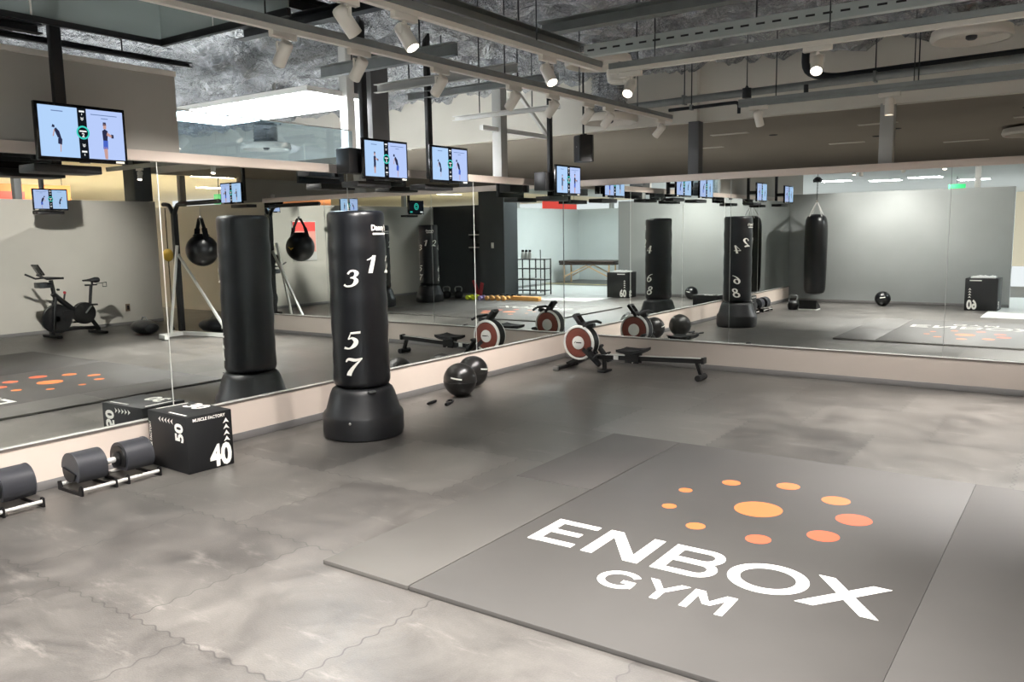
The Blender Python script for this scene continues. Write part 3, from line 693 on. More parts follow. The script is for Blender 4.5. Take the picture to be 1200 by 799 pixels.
def ceiling_screen(loc, rz, label, kind, zt, cable=False, box=True):
    """pole-hung screen; local -y is the viewing side"""
    t = empty('ceiling_screen', label, 'screen', loc, rz, 'screens hung from the ceiling on black poles')
    m = MB(); m.box((-.28, 0.0, -.172), (.28, .03, .172), M_blackgloss, .004); m.box((-.2, .03, -.12), (.2, .055, .13), M_black, .006)
    m.box((-.03, -.004, -.178), (.03, .012, -.172), M_black); m.box((.2, -.002, -.168), (.255, 0, -.156), M_offwhite); m.build('bezel', t)
    if kind not in PICS: PICS[kind] = screen_picture(kind).build('screen', t, (0, -.0016, .002))
    else:
        c = PICS[kind].copy(); COL.objects.link(c); c.parent = t
    m = MB(); m.box((-.03, .235, -.12), (.03, .28, zt - loc[2]), M_black, .003); m.tube([(.04, .257, -.05), (.04, .257, zt - loc[2] - .05)], .008, M_darksteel, 8); m.build('pole', t)
    m = MB(); m.box((-.035, .055, -.03), (.035, .24, .03), M_black, .004); m.box((-.12, .055, -.09), (.12, .07, .09), M_black)
    m.build('bracket', t)
    if box:
        m = MB(); m.box((-.26, .10, -.235), (.16, .30, -.185), M_black, .006); m.build('media_box', t)
        if cable: m = MB(); m.box((-.35, .10, -.12), (-.08, .26, .09), M_black, .006); m.build('cable_box', t)
    return t
XL = .43
for (y, z, lab, kind, zt) in ((-8.0, 2.28, 'screen over the left mirrors seen only in the back mirror, beyond the first screen', 'swing', 3.0),
        (-6.35, 2.28, 'large near screen at the left showing two exercising figures', 'squat', 2.96),
        (-3.665, 2.28, 'screen on the left wall above the standing bag, left of a pair', 'stand', 2.92),
        (-2.78, 2.285, 'screen on the left wall right of the bag, right one of a pair', 'step', 2.94),
        (-.575, 2.225, 'far screen beside the corner under the hanging speaker', 'swing', 2.93)):
    ceiling_screen((XL, y, z), math.radians(90), lab, kind, 3.74, y in (-3.665, -.575))
ceiling_screen((8.45, -2.2, 2.28), math.radians(-90), 'screen in front of the right wall, above the exercise bike', 'step', 3.74)
ceiling_screen((8.45, -4.45, 2.28), math.radians(-90), 'screen in front of the right wall, mirrored just above the standing bag', 'stand', 3.74)
ceiling_screen((8.45, -6.75, 2.27), math.radians(-90), 'dark screen with a teal ring emblem, hung by the alcove', 'logo', 3.74)
ceiling_screen((6.15, -.42, 2.34), 0.0, 'screen hung at the end of the back wall, above the ball stand', 'swing', 3.74)

# ------------------------------------------------------------------ logo mat
ZM = .024
def slab(name, x0, x1, y0, y1, label, mt):
    m = MB(); m.box((x0, y0, 0.001), (x1, y1, ZM), mt, .0022); return tag(m.build(name), label, 'mat', 'dark exercise mats')
slab('exercise_mat', 2.515, 3.083, -6.43, -4.735, 'narrow grey mat strip left of the logo mat, nearer piece', M_mat2)
slab('exercise_mat', 2.515, 3.083, -4.728, -3.36, 'narrow grey mat strip left of the logo mat, farther piece', M_mat)
slab('exercise_mat', 5.0668, 7.0, -6.43, -3.36, 'plain dark mat right of the logo mat', M_mat)
lm = slab('logo_mat', 3.089, 5.066, -6.43, -3.36, 'large dark mat printed with orange dots and white ENBOX GYM lettering', M_mat)
ZL = ZM + .0012
lt = MB()
ZK = [0]
def put(V, F):
    ZK[0] += 1; z = ZL + .00012 * (ZK[0] % 5); lt.flat(V, F, M_print, lambda a, b: (a, b, z))
def poly(P): put(P, [tuple(range(len(P)))])
def seg(x0, y0, x1, y1, w): put(*stroke2d([(x0, y0, w / 2), (x1, y1, w / 2)]))
yt, yb, w = -5.29, -5.63, .056
ym = (yt + yb) / 2
# E
for yy, x1 in ((yt - w / 2, 3.475), (ym, 3.44), (yb + w / 2, 3.475)): seg(3.21, yy, x1, yy, w * .92)
seg(3.21 + .03, yt, 3.21 + .03, yb, .06)
# N
poly([(3.535, yb), (3.6, yb), (3.6, yt), (3.535, yt)]); poly([(3.79, yb), (3.853, yb), (3.853, yt), (3.79, yt)])
poly([(3.535, yt), (3.61, yt), (3.853, yb), (3.775, yb)])
# B
seg(3.92 + .03, yt, 3.92 + .03, yb, .06)
def bowl(x0, xr, y1, y0, w):
    r = (y1 - y0) / 2 - w / 2; cy = (y1 + y0) / 2; cx = xr - r - w / 2
    P = [(x0, y1 - w / 2, w / 2), (cx, y1 - w / 2, w / 2)] + [(cx + r * math.cos(a), cy + r * math.sin(a), w / 2) for a in [PI / 2 - PI * i / 12 for i in range(1, 12)]] + [(cx, y0 + w / 2, w / 2), (x0, y0 + w / 2, w / 2)]
    put(*stroke2d(P))
bowl(3.93, 4.205, yt, ym - .022, .05); bowl(3.93, 4.22, ym + .022, yb, .05)
# O
put(*stroke2d([(4.44 + .155 * math.cos(2 * PI * i / 48), ym + (.17 - w / 2) * math.sin(2 * PI * i / 48), .029) for i in range(48)], True))
# X
poly([(4.625, yt), (4.70, yt), (4.955, yb), (4.88, yb)]); poly([(4.61, yb), (4.69, yb), (4.945, yt), (4.865, yt)])
# GYM
gt, gb = -5.745, -5.94; gm = (gt + gb) / 2; gw = .036
put(*stroke2d([(3.872 + .088 * math.cos(a), gm + .08 * math.sin(a), gw / 2) for a in [math.radians(38 + 284 * i / 30) for i in range(31)]]))
seg(3.89, gm - .012, 3.955, gm - .012, gw * .9); seg(3.94, gm - .012, 3.94, gb + .03, gw)
poly([(3.985, gt), (4.03, gt), (4.105, gm - .012), (4.065, gm - .012)]); poly([(4.185, gt), (4.14, gt), (4.066, gm - .012), (4.105, gm - .012)]); seg(4.085, gm, 4.085, gb, gw)
for x in (4.225, 4.385): seg(x, gt, x, gb, gw)
poly([(4.207, gt), (4.255, gt), (4.323, gm - .03), (4.287, gm - .03)]); poly([(4.403, gt), (4.355, gt), (4.287, gm - .03), (4.323, gm - .03)])
o = lt.build('logo_lettering', lm)
for x, y, r, c in ((4.085, -4.54, .135, 0), (3.59, -4.43, .042, 0), (3.63, -4.76, .043, 0), (3.89, -4.99, .053, 0), (4.24, -5.0, .066, 1), (4.51, -4.775, .082, 1), (4.585, -4.435, .096, 1), (4.42, -4.15, .081, 0), (4.1, -4.02, .071, 0), (3.775, -4.135, .057, 0)):
    dm = MB(); dm.lathe([(r, ZM + .0002), (r, ZL), (.0001, ZL)], M_orangered if c else M_orange, 40, (x, y, 0)); dm.build('logo_dot', lm)

# ------------------------------------------------------------------ standing bags
def standing_bag(loc, rz, label):
    t = empty('standing_punching_bag', label, 'punching bag', loc, rz, 'standing punching bags')
    m = MB()
    m.lathe([(.30, 0.0), (.322, .012), (.33, .05), (.33, .165), (.322, .19), (.30, .215), (.262, .34), (.245, .375), (.22, .392), (.05, .395)], M_basep, 56)
    b = m.build('base', t)
    m = MB(); m.lathe([(.012, 0), (.012, .006), (.004, .008)], M_chrome, 14, M=Matrix.Translation((.325 * math.cos(-1.25), .325 * math.sin(-1.25), .150)) @ Matrix.Rotation(-1.25, 4, 'Z') @ Matrix.Rotation(PI / 2, 4, 'Y')); m.build('plug', b)
    m = MB(); m.lathe([(.034, 0), (.036, .006), (.03, .010), (.02, .011)], M_alu2, 20, (.242 * math.cos(-.62), .242 * math.sin(-.62), .372)); m.build('fill_cap', b)
    R = .228; prof = [(.12, .396), (.20, .40), (.222, .415)]
    from mathutils import noise
    n = 40; zs = [.44 + i * (1.70 - .44) / 30 for i in range(31)]
    prof += [(R + .0025 * math.sin(z * 31) + .002 * math.sin(z * 13.7 + 1), z) for z in zs] + [(R - .002, 1.725), (R - .012, 1.742), (R - .03, 1.75), (.05, 1.752)]
    m = MB(); m.lathe(prof, M_vinyl, 56)
    sk = m.build('bag', t)
    pr_ = MB(); Rr = R + .0065
    def wrap(th, z0, h, s=1.0): return lambda a, b_: (Rr * math.cos(th + a * h * s / Rr), Rr * math.sin(th + a * h * s / Rr), z0 + b_ * h)
    for ch, th, z, h in (('1', -24, 1.34, .15), ('2', 27, 1.33, .15), ('3', -64, 1.238, .14), ('4', 64, 1.228, .145), ('5', -69, .77, .15), ('6', 66, .755, .15), ('7', -71, .565, .16), ('8', 67, .545, .16)):
        v, f = digit2d(ch); pr_.flat(v, f, M_print, wrap(math.radians(th), z + .008, h * .88, 1.15))
    v, f = text2d('Danny\u2019s', .058, 0, .002); pr_.flat(v, f, M_print, wrap(0, 1.615, 1.0))
    v, f = stroke2d([(-.08 + .01 * i, 0, .007) for i in range(17)]); pr_.flat(v, f, M_print, wrap(0, 1.575, 1.0))
    pr_.build('printed_numerals', sk); t.scale = (1, 1, 1.04)
    return t
b1 = standing_bag((.715, -4.345, 0), math.radians(8), 'black numbered standing punching bag near the left mirrors, in the foreground')
dup(b1, (7.6, -4.5, 0), math.radians(180), 'black standing punching bag by the right wall, seen in the mirror behind the near bag')
dup(b1, (7.4, -5.95, 0), math.radians(140), 'black standing punching bag in the dark alcove, seen in the left mirror')

# hanging heavy bag
t = empty('hanging_heavy_bag', 'long black heavy bag hanging on a chain before the near wall', 'punching bag', (.70, -9.05, 0), 0, 'hanging bags')
m = MB(); prof = [(.02, .20), (.12, .205), (.19, .235), (.215, .29)] + [(.222 + .012 * math.sin((z - .3) * 1.8) , z) for z in [.35 + i * .1 for i in range(14)]] + [(.215, 1.76), (.19, 1.83), (.13, 1.88), (.02, 1.89)]
m.lathe(prof, M_leather, 44); m.build('bag', t)
m = MB()
for a in (40, 130, 220, 310):
    c, s = math.cos(math.radians(a)), math.sin(math.radians(a)); m.tube([(.205 * c, .205 * s, 1.72), (.16 * c, .16 * s, 1.88), (.02 * c, .02 * s, 2.13)], .012, M_chromew, 8)
m.build('strap', t)
m = MB(); m.tube([(0, 0, 2.12), (0, 0, 2.18)], .018, M_chrome, 10)
for i in range(26):
    z = 2.19 + i * .03; M_ = Matrix.Translation((0, 0, z)) @ Matrix.Rotation((i % 2) * PI / 2, 4, 'Z')
    P = [M_ @ Vector((.011 * math.cos(a), 0, .019 * math.sin(a))) for a in [2 * PI * j / 8 for j in range(9)]]; m.tube(P, .004, M_darksteel, 6, cap=False)
m.tube([(0, 0, 2.95), (0, 0, 3.76)], .012, M_darksteel, 8); m.build('chain', t)
m = MB(); m.lathe([(.09, 2.55), (.095, 2.6), (.06, 2.64), (.03, 2.66)], M_grey, 24); m.build('swivel_cap', t)

# ------------------------------------------------------------------ plyo boxes
def face_put(mb, O, U, V, verts, faces, mt=M_print):
    O = Vector(O); U = Vector(U); V = Vector(V); mb.add([O + U * a + V * b for a, b in verts], faces, mt)
def chev(mb, O, U, V, s, n, gap, direction):
    for i in range(n):
        dx, dy = direction[0] * i * gap, direction[1] * i * gap; px, py = direction
        # chevron pointing along direction
        qx, qy = -py, px
        P = [(dx + px * s * .5, dy + py * s * .5), (dx - px * s * .4 + qx * s * .6, dy - py * s * .4 + qy * s * .6), (dx - px * s * .15, dy - py * s * .15), (dx - px * s * .4 - qx * s * .6, dy - py * s * .4 - qy * s * .6)]
        face_put(mb, O, U, V, P, [(0, 1, 2), (0, 2, 3)])
def rot2(vs, a): c, s = math.cos(a), math.sin(a); return [(x * c - y * s, x * s + y * c) for x, y in vs]
def numeral(mb, O, U, V, txt, h, cx, cy, ang=0, sx=.72):
    v, f = text2d(txt, h / .72, 0, .007 * h / .12, sx); v = rot2(v, ang); face_put(mb, O, U, V, [(a + cx, b + cy) for a, b in v], f)

# near box: 50 x 30 footprint, 40 high
t = empty('plyo_box', 'black 40 and 50 marked jump box against the left mirror', 'jump box', (0.292, -5.665, 0), math.radians(-3), 'black jump boxes with white numerals')
A, B, Hb = .505, .36, .405
m = MB(); m.box((-A / 2, -B / 2, .001), (A / 2, B / 2, Hb), M_rubber, .006); body = m.build('body', t)
pm = MB(); e = .0012
X_, Y_, Z_ = (1, 0, 0), (0, 1, 0), (0, 0, 1)
O = (0, -B / 2 - e, Hb / 2); numeral(pm, O, X_, Z_, '50', .10, .16, .085, PI / 2, .95)
chev(pm, (.075, -B / 2 - e, Hb / 2 + .155), X_, Z_, .034, 5, .040, (-1, 0))
v, f = text2d('MUSCLE FACTORY', .034, 0, .0008, .95); face_put(pm, (-A / 2 + .03, -B / 2 - e, Hb / 2 - .01), X_, Z_, rot2(v, PI / 2), f)
O = (A / 2 + e, 0, Hb / 2); numeral(pm, O, Y_, Z_, '40', .15, .075, -.11, 0, .80)
chev(pm, (A / 2 + e, .13, Hb / 2 - .005), Y_, Z_, .042, 4, .044, (0, 1))
v, f = text2d('MUSCLE FACTORY', .030, 0, .0008, 1.0); face_put(pm, (A / 2 + e, 0, Hb / 2 + .172), Y_, Z_, v, f)
numeral(pm, (-A / 2 - e, 0, Hb / 2), (0, -1, 0), Z_, '40', .15, .075, -.11, 0, .80)
numeral(pm, (0, 0, Hb + e), X_, Y_, '30', .13, -.04, .09, 0, 1.1)
pm.add([(-.02, -B / 2 + .03, Hb + e), (.20, -B / 2 + .03, Hb + e), (.20, -B / 2 + .048, Hb + e), (-.02, -B / 2 + .048, Hb + e)], [(0, 1, 2, 3)], M_print)
pm.add([(-A / 2 + .03, -.13, Hb + e), (-A / 2 + .048, -.13, Hb + e), (-A / 2 + .048, .12, Hb + e), (-A / 2 + .03, .12, Hb + e)], [(0, 1, 2, 3)], M_print)
pm.build('printed_numerals', body)
# far box
t = empty('plyo_box', 'tall black 60 marked jump box by the end of the near wall', 'jump box', (3.86, -8.98, 0), math.radians(3), 'black jump boxes with white numerals')
A, B, Hb = .55, .50, .61
m = MB(); m.box((-A / 2, -B / 2, .001), (A / 2, B / 2, Hb), M_rubber, .006); body = m.build('body', t)
pm = MB()
numeral(pm, (0, B / 2 + e, Hb / 2), (-1, 0, 0), (0, 0, 1), '60', .17, .15, -.19, 0, .72); chev(pm, (-.20, B / 2 + e, Hb / 2 - .06), (-1, 0, 0), (0, 0, 1), .045, 4, .05, (0, 1)) if False else chev(pm, (-.19, B / 2 + e, Hb / 2 - .05), (-1, 0, 0), (0, 0, 1), .045, 4, .05, (0, 1))
pm.add([(-.2, B / 2 + e, Hb - .05), (0, B / 2 + e, Hb - .05), (0, B / 2 + e, Hb - .03), (-.2, B / 2 + e, Hb - .03)], [(0, 1, 2, 3)], M_print)
numeral(pm, (-A / 2 - e, 0, Hb / 2), (0, -1, 0), (0, 0, 1), '70', .12, -.1, -.2, PI / 2, .9)
numeral(pm, (A / 2 + e, 0, Hb / 2), (0, 1, 0), (0, 0, 1), '70', .12, .1, -.2, PI / 2, .9)
pm.build('printed_numerals', body)
# cloth on it
def cloth(nx, ny, sx, sy, z, seed, amp=.03):
    from mathutils import noise
    vs = []; fs = []
    for j in range(ny + 1):
        for i in range(nx + 1):
            x = -sx / 2 + sx * i / nx; y = -sy / 2 + sy * j / ny; r = max(abs(x) / (sx / 2), abs(y) / (sy / 2))
            h = .012 + amp * max(0, 1 - r * .8) * (0.6 + noise.noise(Vector((x * 9, y * 9, seed)))) + amp * .6 * abs(noise.noise(Vector((x * 21, y * 21, seed + 5))))
            sh = 1 + .12 * noise.noise(Vector((x * 6, y * 6, seed + 2))); vs.append((x * sh, y * sh, z + h))
    for j in range(ny):
        for i in range(nx): fs.append((j * (nx + 1) + i, j * (nx + 1) + i + 1, (j + 1) * (nx + 1) + i + 1, (j + 1) * (nx + 1) + i))
    m = MB(); m.add(vs, fs, M_white, True)
    n = len(vs); rim = [i for i in range(nx + 1)] + [(j) * (nx + 1) + nx for j in range(1, ny + 1)] + [ny * (nx + 1) + i for i in range(nx - 1, -1, -1)] + [j * (nx + 1) for j in range(ny - 1, 0, -1)]
    bot = [(vs[i][0], vs[i][1], z) for i in rim]; k_ = len(rim)
    m.add([vs[i] for i in rim] + bot, [(i, (i + 1) % k_, k_ + (i + 1) % k_, k_ + i) for i in range(k_)] + [tuple(range(k_, 2 * k_))], M_white, True)
    return m
o = cloth(20, 16, .42, .38, 0, 4.0, .04).build('towel', None, (3.86, -8.98, .612)); tag(o, 'crumpled white towel lying on top of the tall box', 'towel')

# ------------------------------------------------------------------ adjustable dumbbells in cradles
def dumbbell(y0, lab1, lab2):
    # local x: depth from wall, y: along wall; length .53
    L = .53
    t = empty('adjustable_dumbbell', lab1, 'dumbbell', (.225, y0, 0), 0, 'adjustable dumbbells in cradles')
    for sgn, yc in ((-1, -L / 2 + .105), (1, L / 2 - .105)):
        # broad half-round cover over a stack of plates with a flat lower side
        def D(r_, a0, a1, n_=24): return [(r_ * math.cos(math.radians(a0 + (a1 - a0) * i / n_)), .150 + r_ * math.sin(math.radians(a0 + (a1 - a0) * i / n_))) for i in range(n_ + 1)]
        def Y(o): return Matrix(((1, 0, 0, 0), (0, 0, 1, o), (0, 1, 0, 0), (0, 0, 0, 1)))
        m = MB(); m.prism(D(.112, -42, 222), -.092, .092, M_shell, Y(yc)); m.build('weight_stack', t)
        m = MB(); m.prism(D(.114, -40, 178), -.0045, .0045, M_grey, Y(yc + sgn * .0968)); m.build('end_plate', t); m = MB(); m.prism(D(.078, 172, 345), -.006, .006, M_black, Y(yc + sgn * .1075)); m.build('inner_plate', t); m = MB(); m.prism(D(.092, -30, 210), -.005, .005, M_black, Y(yc - sgn * .0972))
        m.lathe([(.05, 0), (.052, .012), (.03, .02)], M_black, 24, M=Matrix.Translation((0, yc - sgn * .1025, .150)) @ Matrix.Rotation(sgn * PI / 2, 4, 'X')); m.build('collar_plate', t)
    m = MB(); m.tube([(0, -.052, .150), (0, -.03, .150), (0, .03, .150), (0, .052, .150)], .016, M_chromew, 16, rs=[.017, .021, .021, .017]); m.build('handle', t)
    c = empty('dumbbell_cradle', lab2, 'dumbbell stand', (.225, y0, 0), 0, 'dumbbell cradles')
    for yy in (-L / 2 - .012, -.048, .038, L / 2 + .003):
        m = MB(); m.prism([(-.15, .0), (.15, 0), (.15, .056), (.125, .062), (.105, .022), (-.105, .022), (-.125, .062), (-.15, .056)], 0, .014, M_black, Matrix(((1, 0, 0, 0), (0, 0, 1, yy), (0, 1, 0, .001), (0, 0, 0, 1)))); m.build('foot', c)
    for xx in (-.137, .137):
        m = MB(); m.tube([(xx, -L / 2 - .006, .036), (xx, L / 2 + .006, .036)], .0125, M_chromew, 14); m.build('rail', c)
dumbbell(-6.245, 'grey adjustable dumbbell by the jump box along the left wall', 'chrome railed cradle under the dumbbell by the jump box')
dumbbell(-7.03, 'grey adjustable dumbbell cut by the left edge of the photo', 'chrome railed cradle under the dumbbell at the left edge')

# ------------------------------------------------------------------ balls on the floor
def ball(loc, r, label, rz=0, marks=True, mt=M_foamball):
    t = empty('slam_ball', label, 'ball', (loc[0], loc[1], 0), rz, 'round exercise balls on the floor')
    m = MB(); m.sphere((0, 0, r), r, mt, 40); body = m.build('shell', t)
    m = MB()
    P = []
    for i in range(9):
        a = math.radians(-80 + 40 * i / 8); b = math.radians(15 - 6 * i / 8); rr = r + .0015
        P.append((rr * math.cos(b) * math.cos(a), rr * math.cos(b) * math.sin(a), r + rr * math.sin(b)))
    for dz in (0,):
        vs = []
        for i, p in enumerate(P): vs += [(p[0], p[1], p[2] + .007), (p[0], p[1], p[2] - .007)]
        m.add(vs, [(2 * i, 2 * i + 1, 2 * i + 3, 2 * i + 2) for i in range(8)], M_print)
    m.build('stripe', body)
    m = MB(); m.tube([(r * math.cos(a) * 1.001, r * math.sin(a) * 1.001, r * 0.92) for a in [2 * PI * i / 40 for i in range(41)]], .0025, M_rubber, 6, cap=False); m.build('seam', body)
    return t
ball((.42, -2.70), .168, 'dark round ball with a pale stripe, nearer of the two by the left wall', math.radians(-5))
ball((.212, -2.22), .165, 'dark round ball tucked behind the nearer ball at the left wall', math.radians(60))
t = ball((2.07, -9.02), .152, 'small black ball at the foot of the near wall, seen in the back mirror', math.radians(140), mt=M_leather)

# hand grips
t = empty('hand_grip', 'straight black rubber grip lying before the floor balls', 'grip', (.425, -3.15, 0), math.radians(101), 'black hand grips on the floor')
m = MB(); m.tube([(-.08, 0, .017), (-.06, 0, .017), (.06, 0, .017), (.08, 0, .017)], .014, M_black, 12, rs=[.009, .015, .015, .01]); m.build('handle', t)
m = MB(); m.tube([(.08, 0, .016), (.12, .01, .012), (.15, .03, .008)], .005, M_black, 8); m.build('cord', t)
t = empty('hand_grip', 'looped black rubber grip lying beside the straight one', 'grip', (.56, -3.07, 0), math.radians(113), 'black hand grips on the floor')
m = MB(); m.tube([(-.09, -.01, .015), (.02, -.035, .015), (.09, -.03, .016), (.115, 0, .017), (.09, .028, .016), (.02, .02, .015), (-.06, .0, .015)], .0095, M_black, 12); m.build('loop', t)
m = MB(); m.tube([(-.10, -.012, .016), (-.03, -.025, .016)], .0145, M_black, 12); m.build('handle', t)

# ------------------------------------------------------------------ rowing machine (along x, wheel in the corner)
t = empty('rowing_machine', 'black rowing machine with a red-brown wheel in the mirrored corner', 'rowing machine', (0, -.70, 0))
wc = Vector((.675, -.02, .33)); RY = Matrix.Rotation(PI / 2, 4, 'X')   # lathe axis -> -y
m = MB(); m.lathe([(.05, -.075), (.185, -.07), (.205, -.055), (.208, 0), (.205, .055), (.19, .065), (.05, .068)], M_black, 56, M=Matrix.Translation(wc) @ RY); body = m.build('flywheel_housing', t)
m = MB(); m.lathe([(.078, .066), (.165, .073), (.17, .071)], M_red, 56, M=Matrix.Translation(wc) @ RY); m.lathe([(.078, -.076), (.165, -.079), (.17, -.076)], M_red, 56, M=Matrix.Translation(wc) @ RY); m.build('wheel_cover', body)
m = MB(); m.lathe([(.176, .062), (.180, .078), (.200, .074), (.206, .055)], M_white, 56, M=Matrix.Translation(wc) @ RY); m.lathe([(.178, -.07), (.182, -.083), (.199, -.079), (.206, -.06)], M_white, 56, M=Matrix.Translation(wc) @ RY); m.build('rim', body)
m = MB(); m.lathe([(.078, .066), (.078, .079), (.06, .084), (.0001, .085)], M_white, 40, M=Matrix.Translation(wc) @ RY); m.lathe([(.078, -.07), (.078, -.085), (.06, -.089), (.0001, -.09)], M_white, 40, M=Matrix.Translation(wc) @ RY); hub = m.build('hub_cap', body)
m = MB(); 
face_put(m, wc + Vector((0, -.0865, .006)), (1, 0, 0), (0, 0, 1), [(-.052, -.012), (-.030, .012), (-.022, .012), (-.044, -.012)], [(0, 1, 2, 3)], M_black)
face_put(m, wc + Vector((0, -.0865, .006)), (1, 0, 0), (0, 0, 1), [(-.026, -.009), (.05, -.009), (.052, .003), (-.022, .003)], [(0, 1, 2, 3)], M_black); m.build('hub_mark', hub)
# main rail
m = MB(); m.bar((.80, 0, .165), (2.19, 0, .215), .062, .05, M_black); m.bar((1.0, 0, .200), (2.19, 0, .243), .05, .008, M_chromew); m.build('rail', t)
m = MB(); m.box((2.17, -.045, .185), (2.205, .045, .255), M_black, .006); m.build('rail_end_cap', t)
m = MB(); m.box((1.11, -.037, .155), (1.17, -.032, .205), M_white); m.build('rail_label', t)
# front frame and feet
m = MB(); m.bar((.62, 0, .10), (.86, 0, .235), .06, .07, M_black); m.bar((.74, -.085, .26), (.96, -.085, .08), .03, .05, M_black); m.bar((.55, 0, .07), (.66, 0, .18), .06, .06, M_black); m.build('front_frame', t)
m = MB(); m.box((.44, -.28, .012), (.50, .22, .055), M_black, .008); m.bar((.48, 0, .05), (.64, 0, .13), .07, .05, M_black); m.box((.435, -.285, .008), (.505, -.255, .06), M_alu2, .006); m.build('leg', t)
m = MB(); m.bar((.97, -.01, .20), (.98, -.01, .03), .04, .035, M_black); m.box((.93, -.10, .0), (1.03, .08, .028), M_black, .006); m.build('leg', t)
m = MB(); m.bar((2.10, 0, .225), (2.16, 0, .06), .045, .035, M_black); m.tube([(2.16, -.10, .035), (2.16, .10, .035)], .033, M_rubber, 14); m.build('leg', t)
# foot plates
for sgn in (-1, 1):
    m = MB(); Mx = Matrix.Translation((.90, sgn * .13, .18)) @ Matrix.Rotation(math.radians(48), 4, 'Y'); m.box((-.12, -.05, -.012), (.11, .05, .012), M_black, .008, Mx); m.box((-.12, -.05, .012), (-.09, .05, .045), M_black, .006, Mx)
    m.tube([Mx @ Vector((.02, -.06, .0)), Mx @ Vector((.02, -.04, .06)), Mx @ Vector((.02, .04, .06)), Mx @ Vector((.02, .06, 0))], .009, M_rubber, 8); m.build('foot_plate', t)
# seat carriage
m = MB()
vs = []; fs = []; nx, ny = 12, 10
for top in (0, 1):
    for j in range(ny + 1):
        for i in range(nx + 1):
            u = -1 + 2 * i / nx; w_ = -1 + 2 * j / ny; x = 1.345 + .155 * u; y = .15 * w_ * (1 - .12 * u * u)
            z = .252 + .03 * u * u * (1 if u > 0 else .4) + .012 * w_ * w_ + (.022 if top else -.022) * (1 - .35 * (u * u + w_ * w_) / 2); vs.append((x, y, z))
n1 = (nx + 1) * (ny + 1)
for top in (0, 1):
    for j in range(ny):
        for i in range(nx):
            q = [top * n1 + j * (nx + 1) + i, top * n1 + j * (nx + 1) + i + 1, top * n1 + (j + 1) * (nx + 1) + i + 1, top * n1 + (j + 1) * (nx + 1) + i]; fs.append(q if top else q[::-1])
rim = [i for i in range(nx + 1)] + [j * (nx + 1) + nx for j in range(1, ny + 1)] + [ny * (nx + 1) + i for i in range(nx - 1, -1, -1)] + [j * (nx + 1) for j in range(ny - 1, 0, -1)]
for a, b_ in zip(rim, rim[1:] + rim[:1]): fs.append((a, b_, n1 + b_, n1 + a))
m.add(vs, fs, M_rubber, True); m.build('seat', t)
m = MB(); m.box((1.25, -.05, .226), (1.44, .05, .236), M_black, .003); m.box((1.26, -.045, .13), (1.43, -.034, .23), M_black); m.box((1.26, .034, .13), (1.43, .045, .23), M_black)
for xx in (1.29, 1.40): m.tube([(xx, -.055, .15), (xx, .055, .15)], .014, M_rubber, 14)
m.tube([(1.36, -.058, .14), (1.36, -.046, .14)], .008, M_chromew, 10); m.build('carriage', t)
# console, arm, handle
m = MB(); m.bar((.715, 0, .515), (.69, 0, .545), .035, .03, M_black); Mx = Matrix.Translation((.655, 0, .585)) @ Matrix.Rotation(math.radians(-38), 4, 'Y'); m.box((-.034, -.065, -.10), (.014, .065, .10), M_black, .012, Mx); m.build('console', t)
m = MB(); Mx2 = Mx; m.box((.0142, -.045, -.03), (.0152, .045, .06), M_blackgloss, 0, Mx); m.build('display', t)
m = MB(); m.bar((.71, 0, .51), (.84, 0, .535), .055, .05, M_black); m.build('handle_cradle', t)
m = MB(); m.tube([(.81, -.2, .545), (.81, -.1, .575), (.81, .1, .575), (.81, .2, .545)], .017, M_rubber, 14); m.build('handle', t)

# ------------------------------------------------------------------ things seen only in the mirrors
# exercise bike facing -y side, against the right wall
t = empty('exercise_bike', 'black spin bike with a small screen, against the right wall', 'exercise bike', (8.62, -1.92, 0), math.radians(-90))
# local x = forward (towards -y), y = side
m = MB(); m.tube([(-.42, 0, .10), (-.30, 0, .28), (-.26, 0, .42)], .035, M_black, 12); m.tube([(-.40, 0, .10), (0.0, 0, .13), (.36, 0, .10)], .03, M_black, 12)
m.tube([(-.28, 0, .36), (.0, 0, .46), (.22, 0, .66), (.30, 0, .74)], .045, M_black, 14); m.tube([(.26, .02, .70), (.36, .05, .10)], .022, M_black, 10); m.tube([(.26, -.02, .70), (.36, -.05, .10)], .022, M_black, 10); m.build('frame', t)
m = MB(); RX = Matrix.Rotation(PI / 2, 4, 'X')
m.lathe([(.17, -.02), (.235, -.025), (.245, -.015), (.245, .015), (.235, .025), (.17, .02)], M_black, 48, M=Matrix.Translation((.26, 0, .31)) @ RX); m.lathe([(.05, -.02), (.055, .02)], M_darksteel, 24, M=Matrix.Translation((.26, 0, .31)) @ RX)
for k_ in range(5):
    a = 2 * PI * k_ / 5; m.bar((.26 + .05 * math.cos(a), 0, .31 + .05 * math.sin(a)), (.26 + .19 * math.cos(a), 0, .31 + .19 * math.sin(a)), .02, .03, M_darksteel, up=(0, 1, 0))
m.build('flywheel', t)
m = MB(); m.lathe([(.04, -.05), (.185, -.045), (.19, 0), (.185, .045), (.04, .05)], M_black, 40, M=Matrix.Translation((-.20, 0, .37)) @ RX); m.bar((-.2, 0, .37), (.16, 0, .36), .07, .16, M_black); m.build('chain_guard', t)
m = MB(); m.tube([(.26, 0, .62), (.31, 0, .96)], .034, M_black, 12); m.tube([(.24, -.05, .8), (.24, -.1, .8)], .018, M_black, 10); m.build('handlebar_post', t)
m = MB(); m.tube([(.10, 0, .985), (.34, 0, .99)], .02, M_black, 10)
for s_ in (-1, 1): m.tube([(.16, s_ * .03, .99), (.30, s_ * .16, 1.0), (.46, s_ * .20, .99), (.62, s_ * .19, 1.07)], .016, M_rubber, 12)
m.tube([(.3, -.17, 1.0), (.3, .17, 1.0)], .014, M_rubber, 10); m.build('handlebar', t)
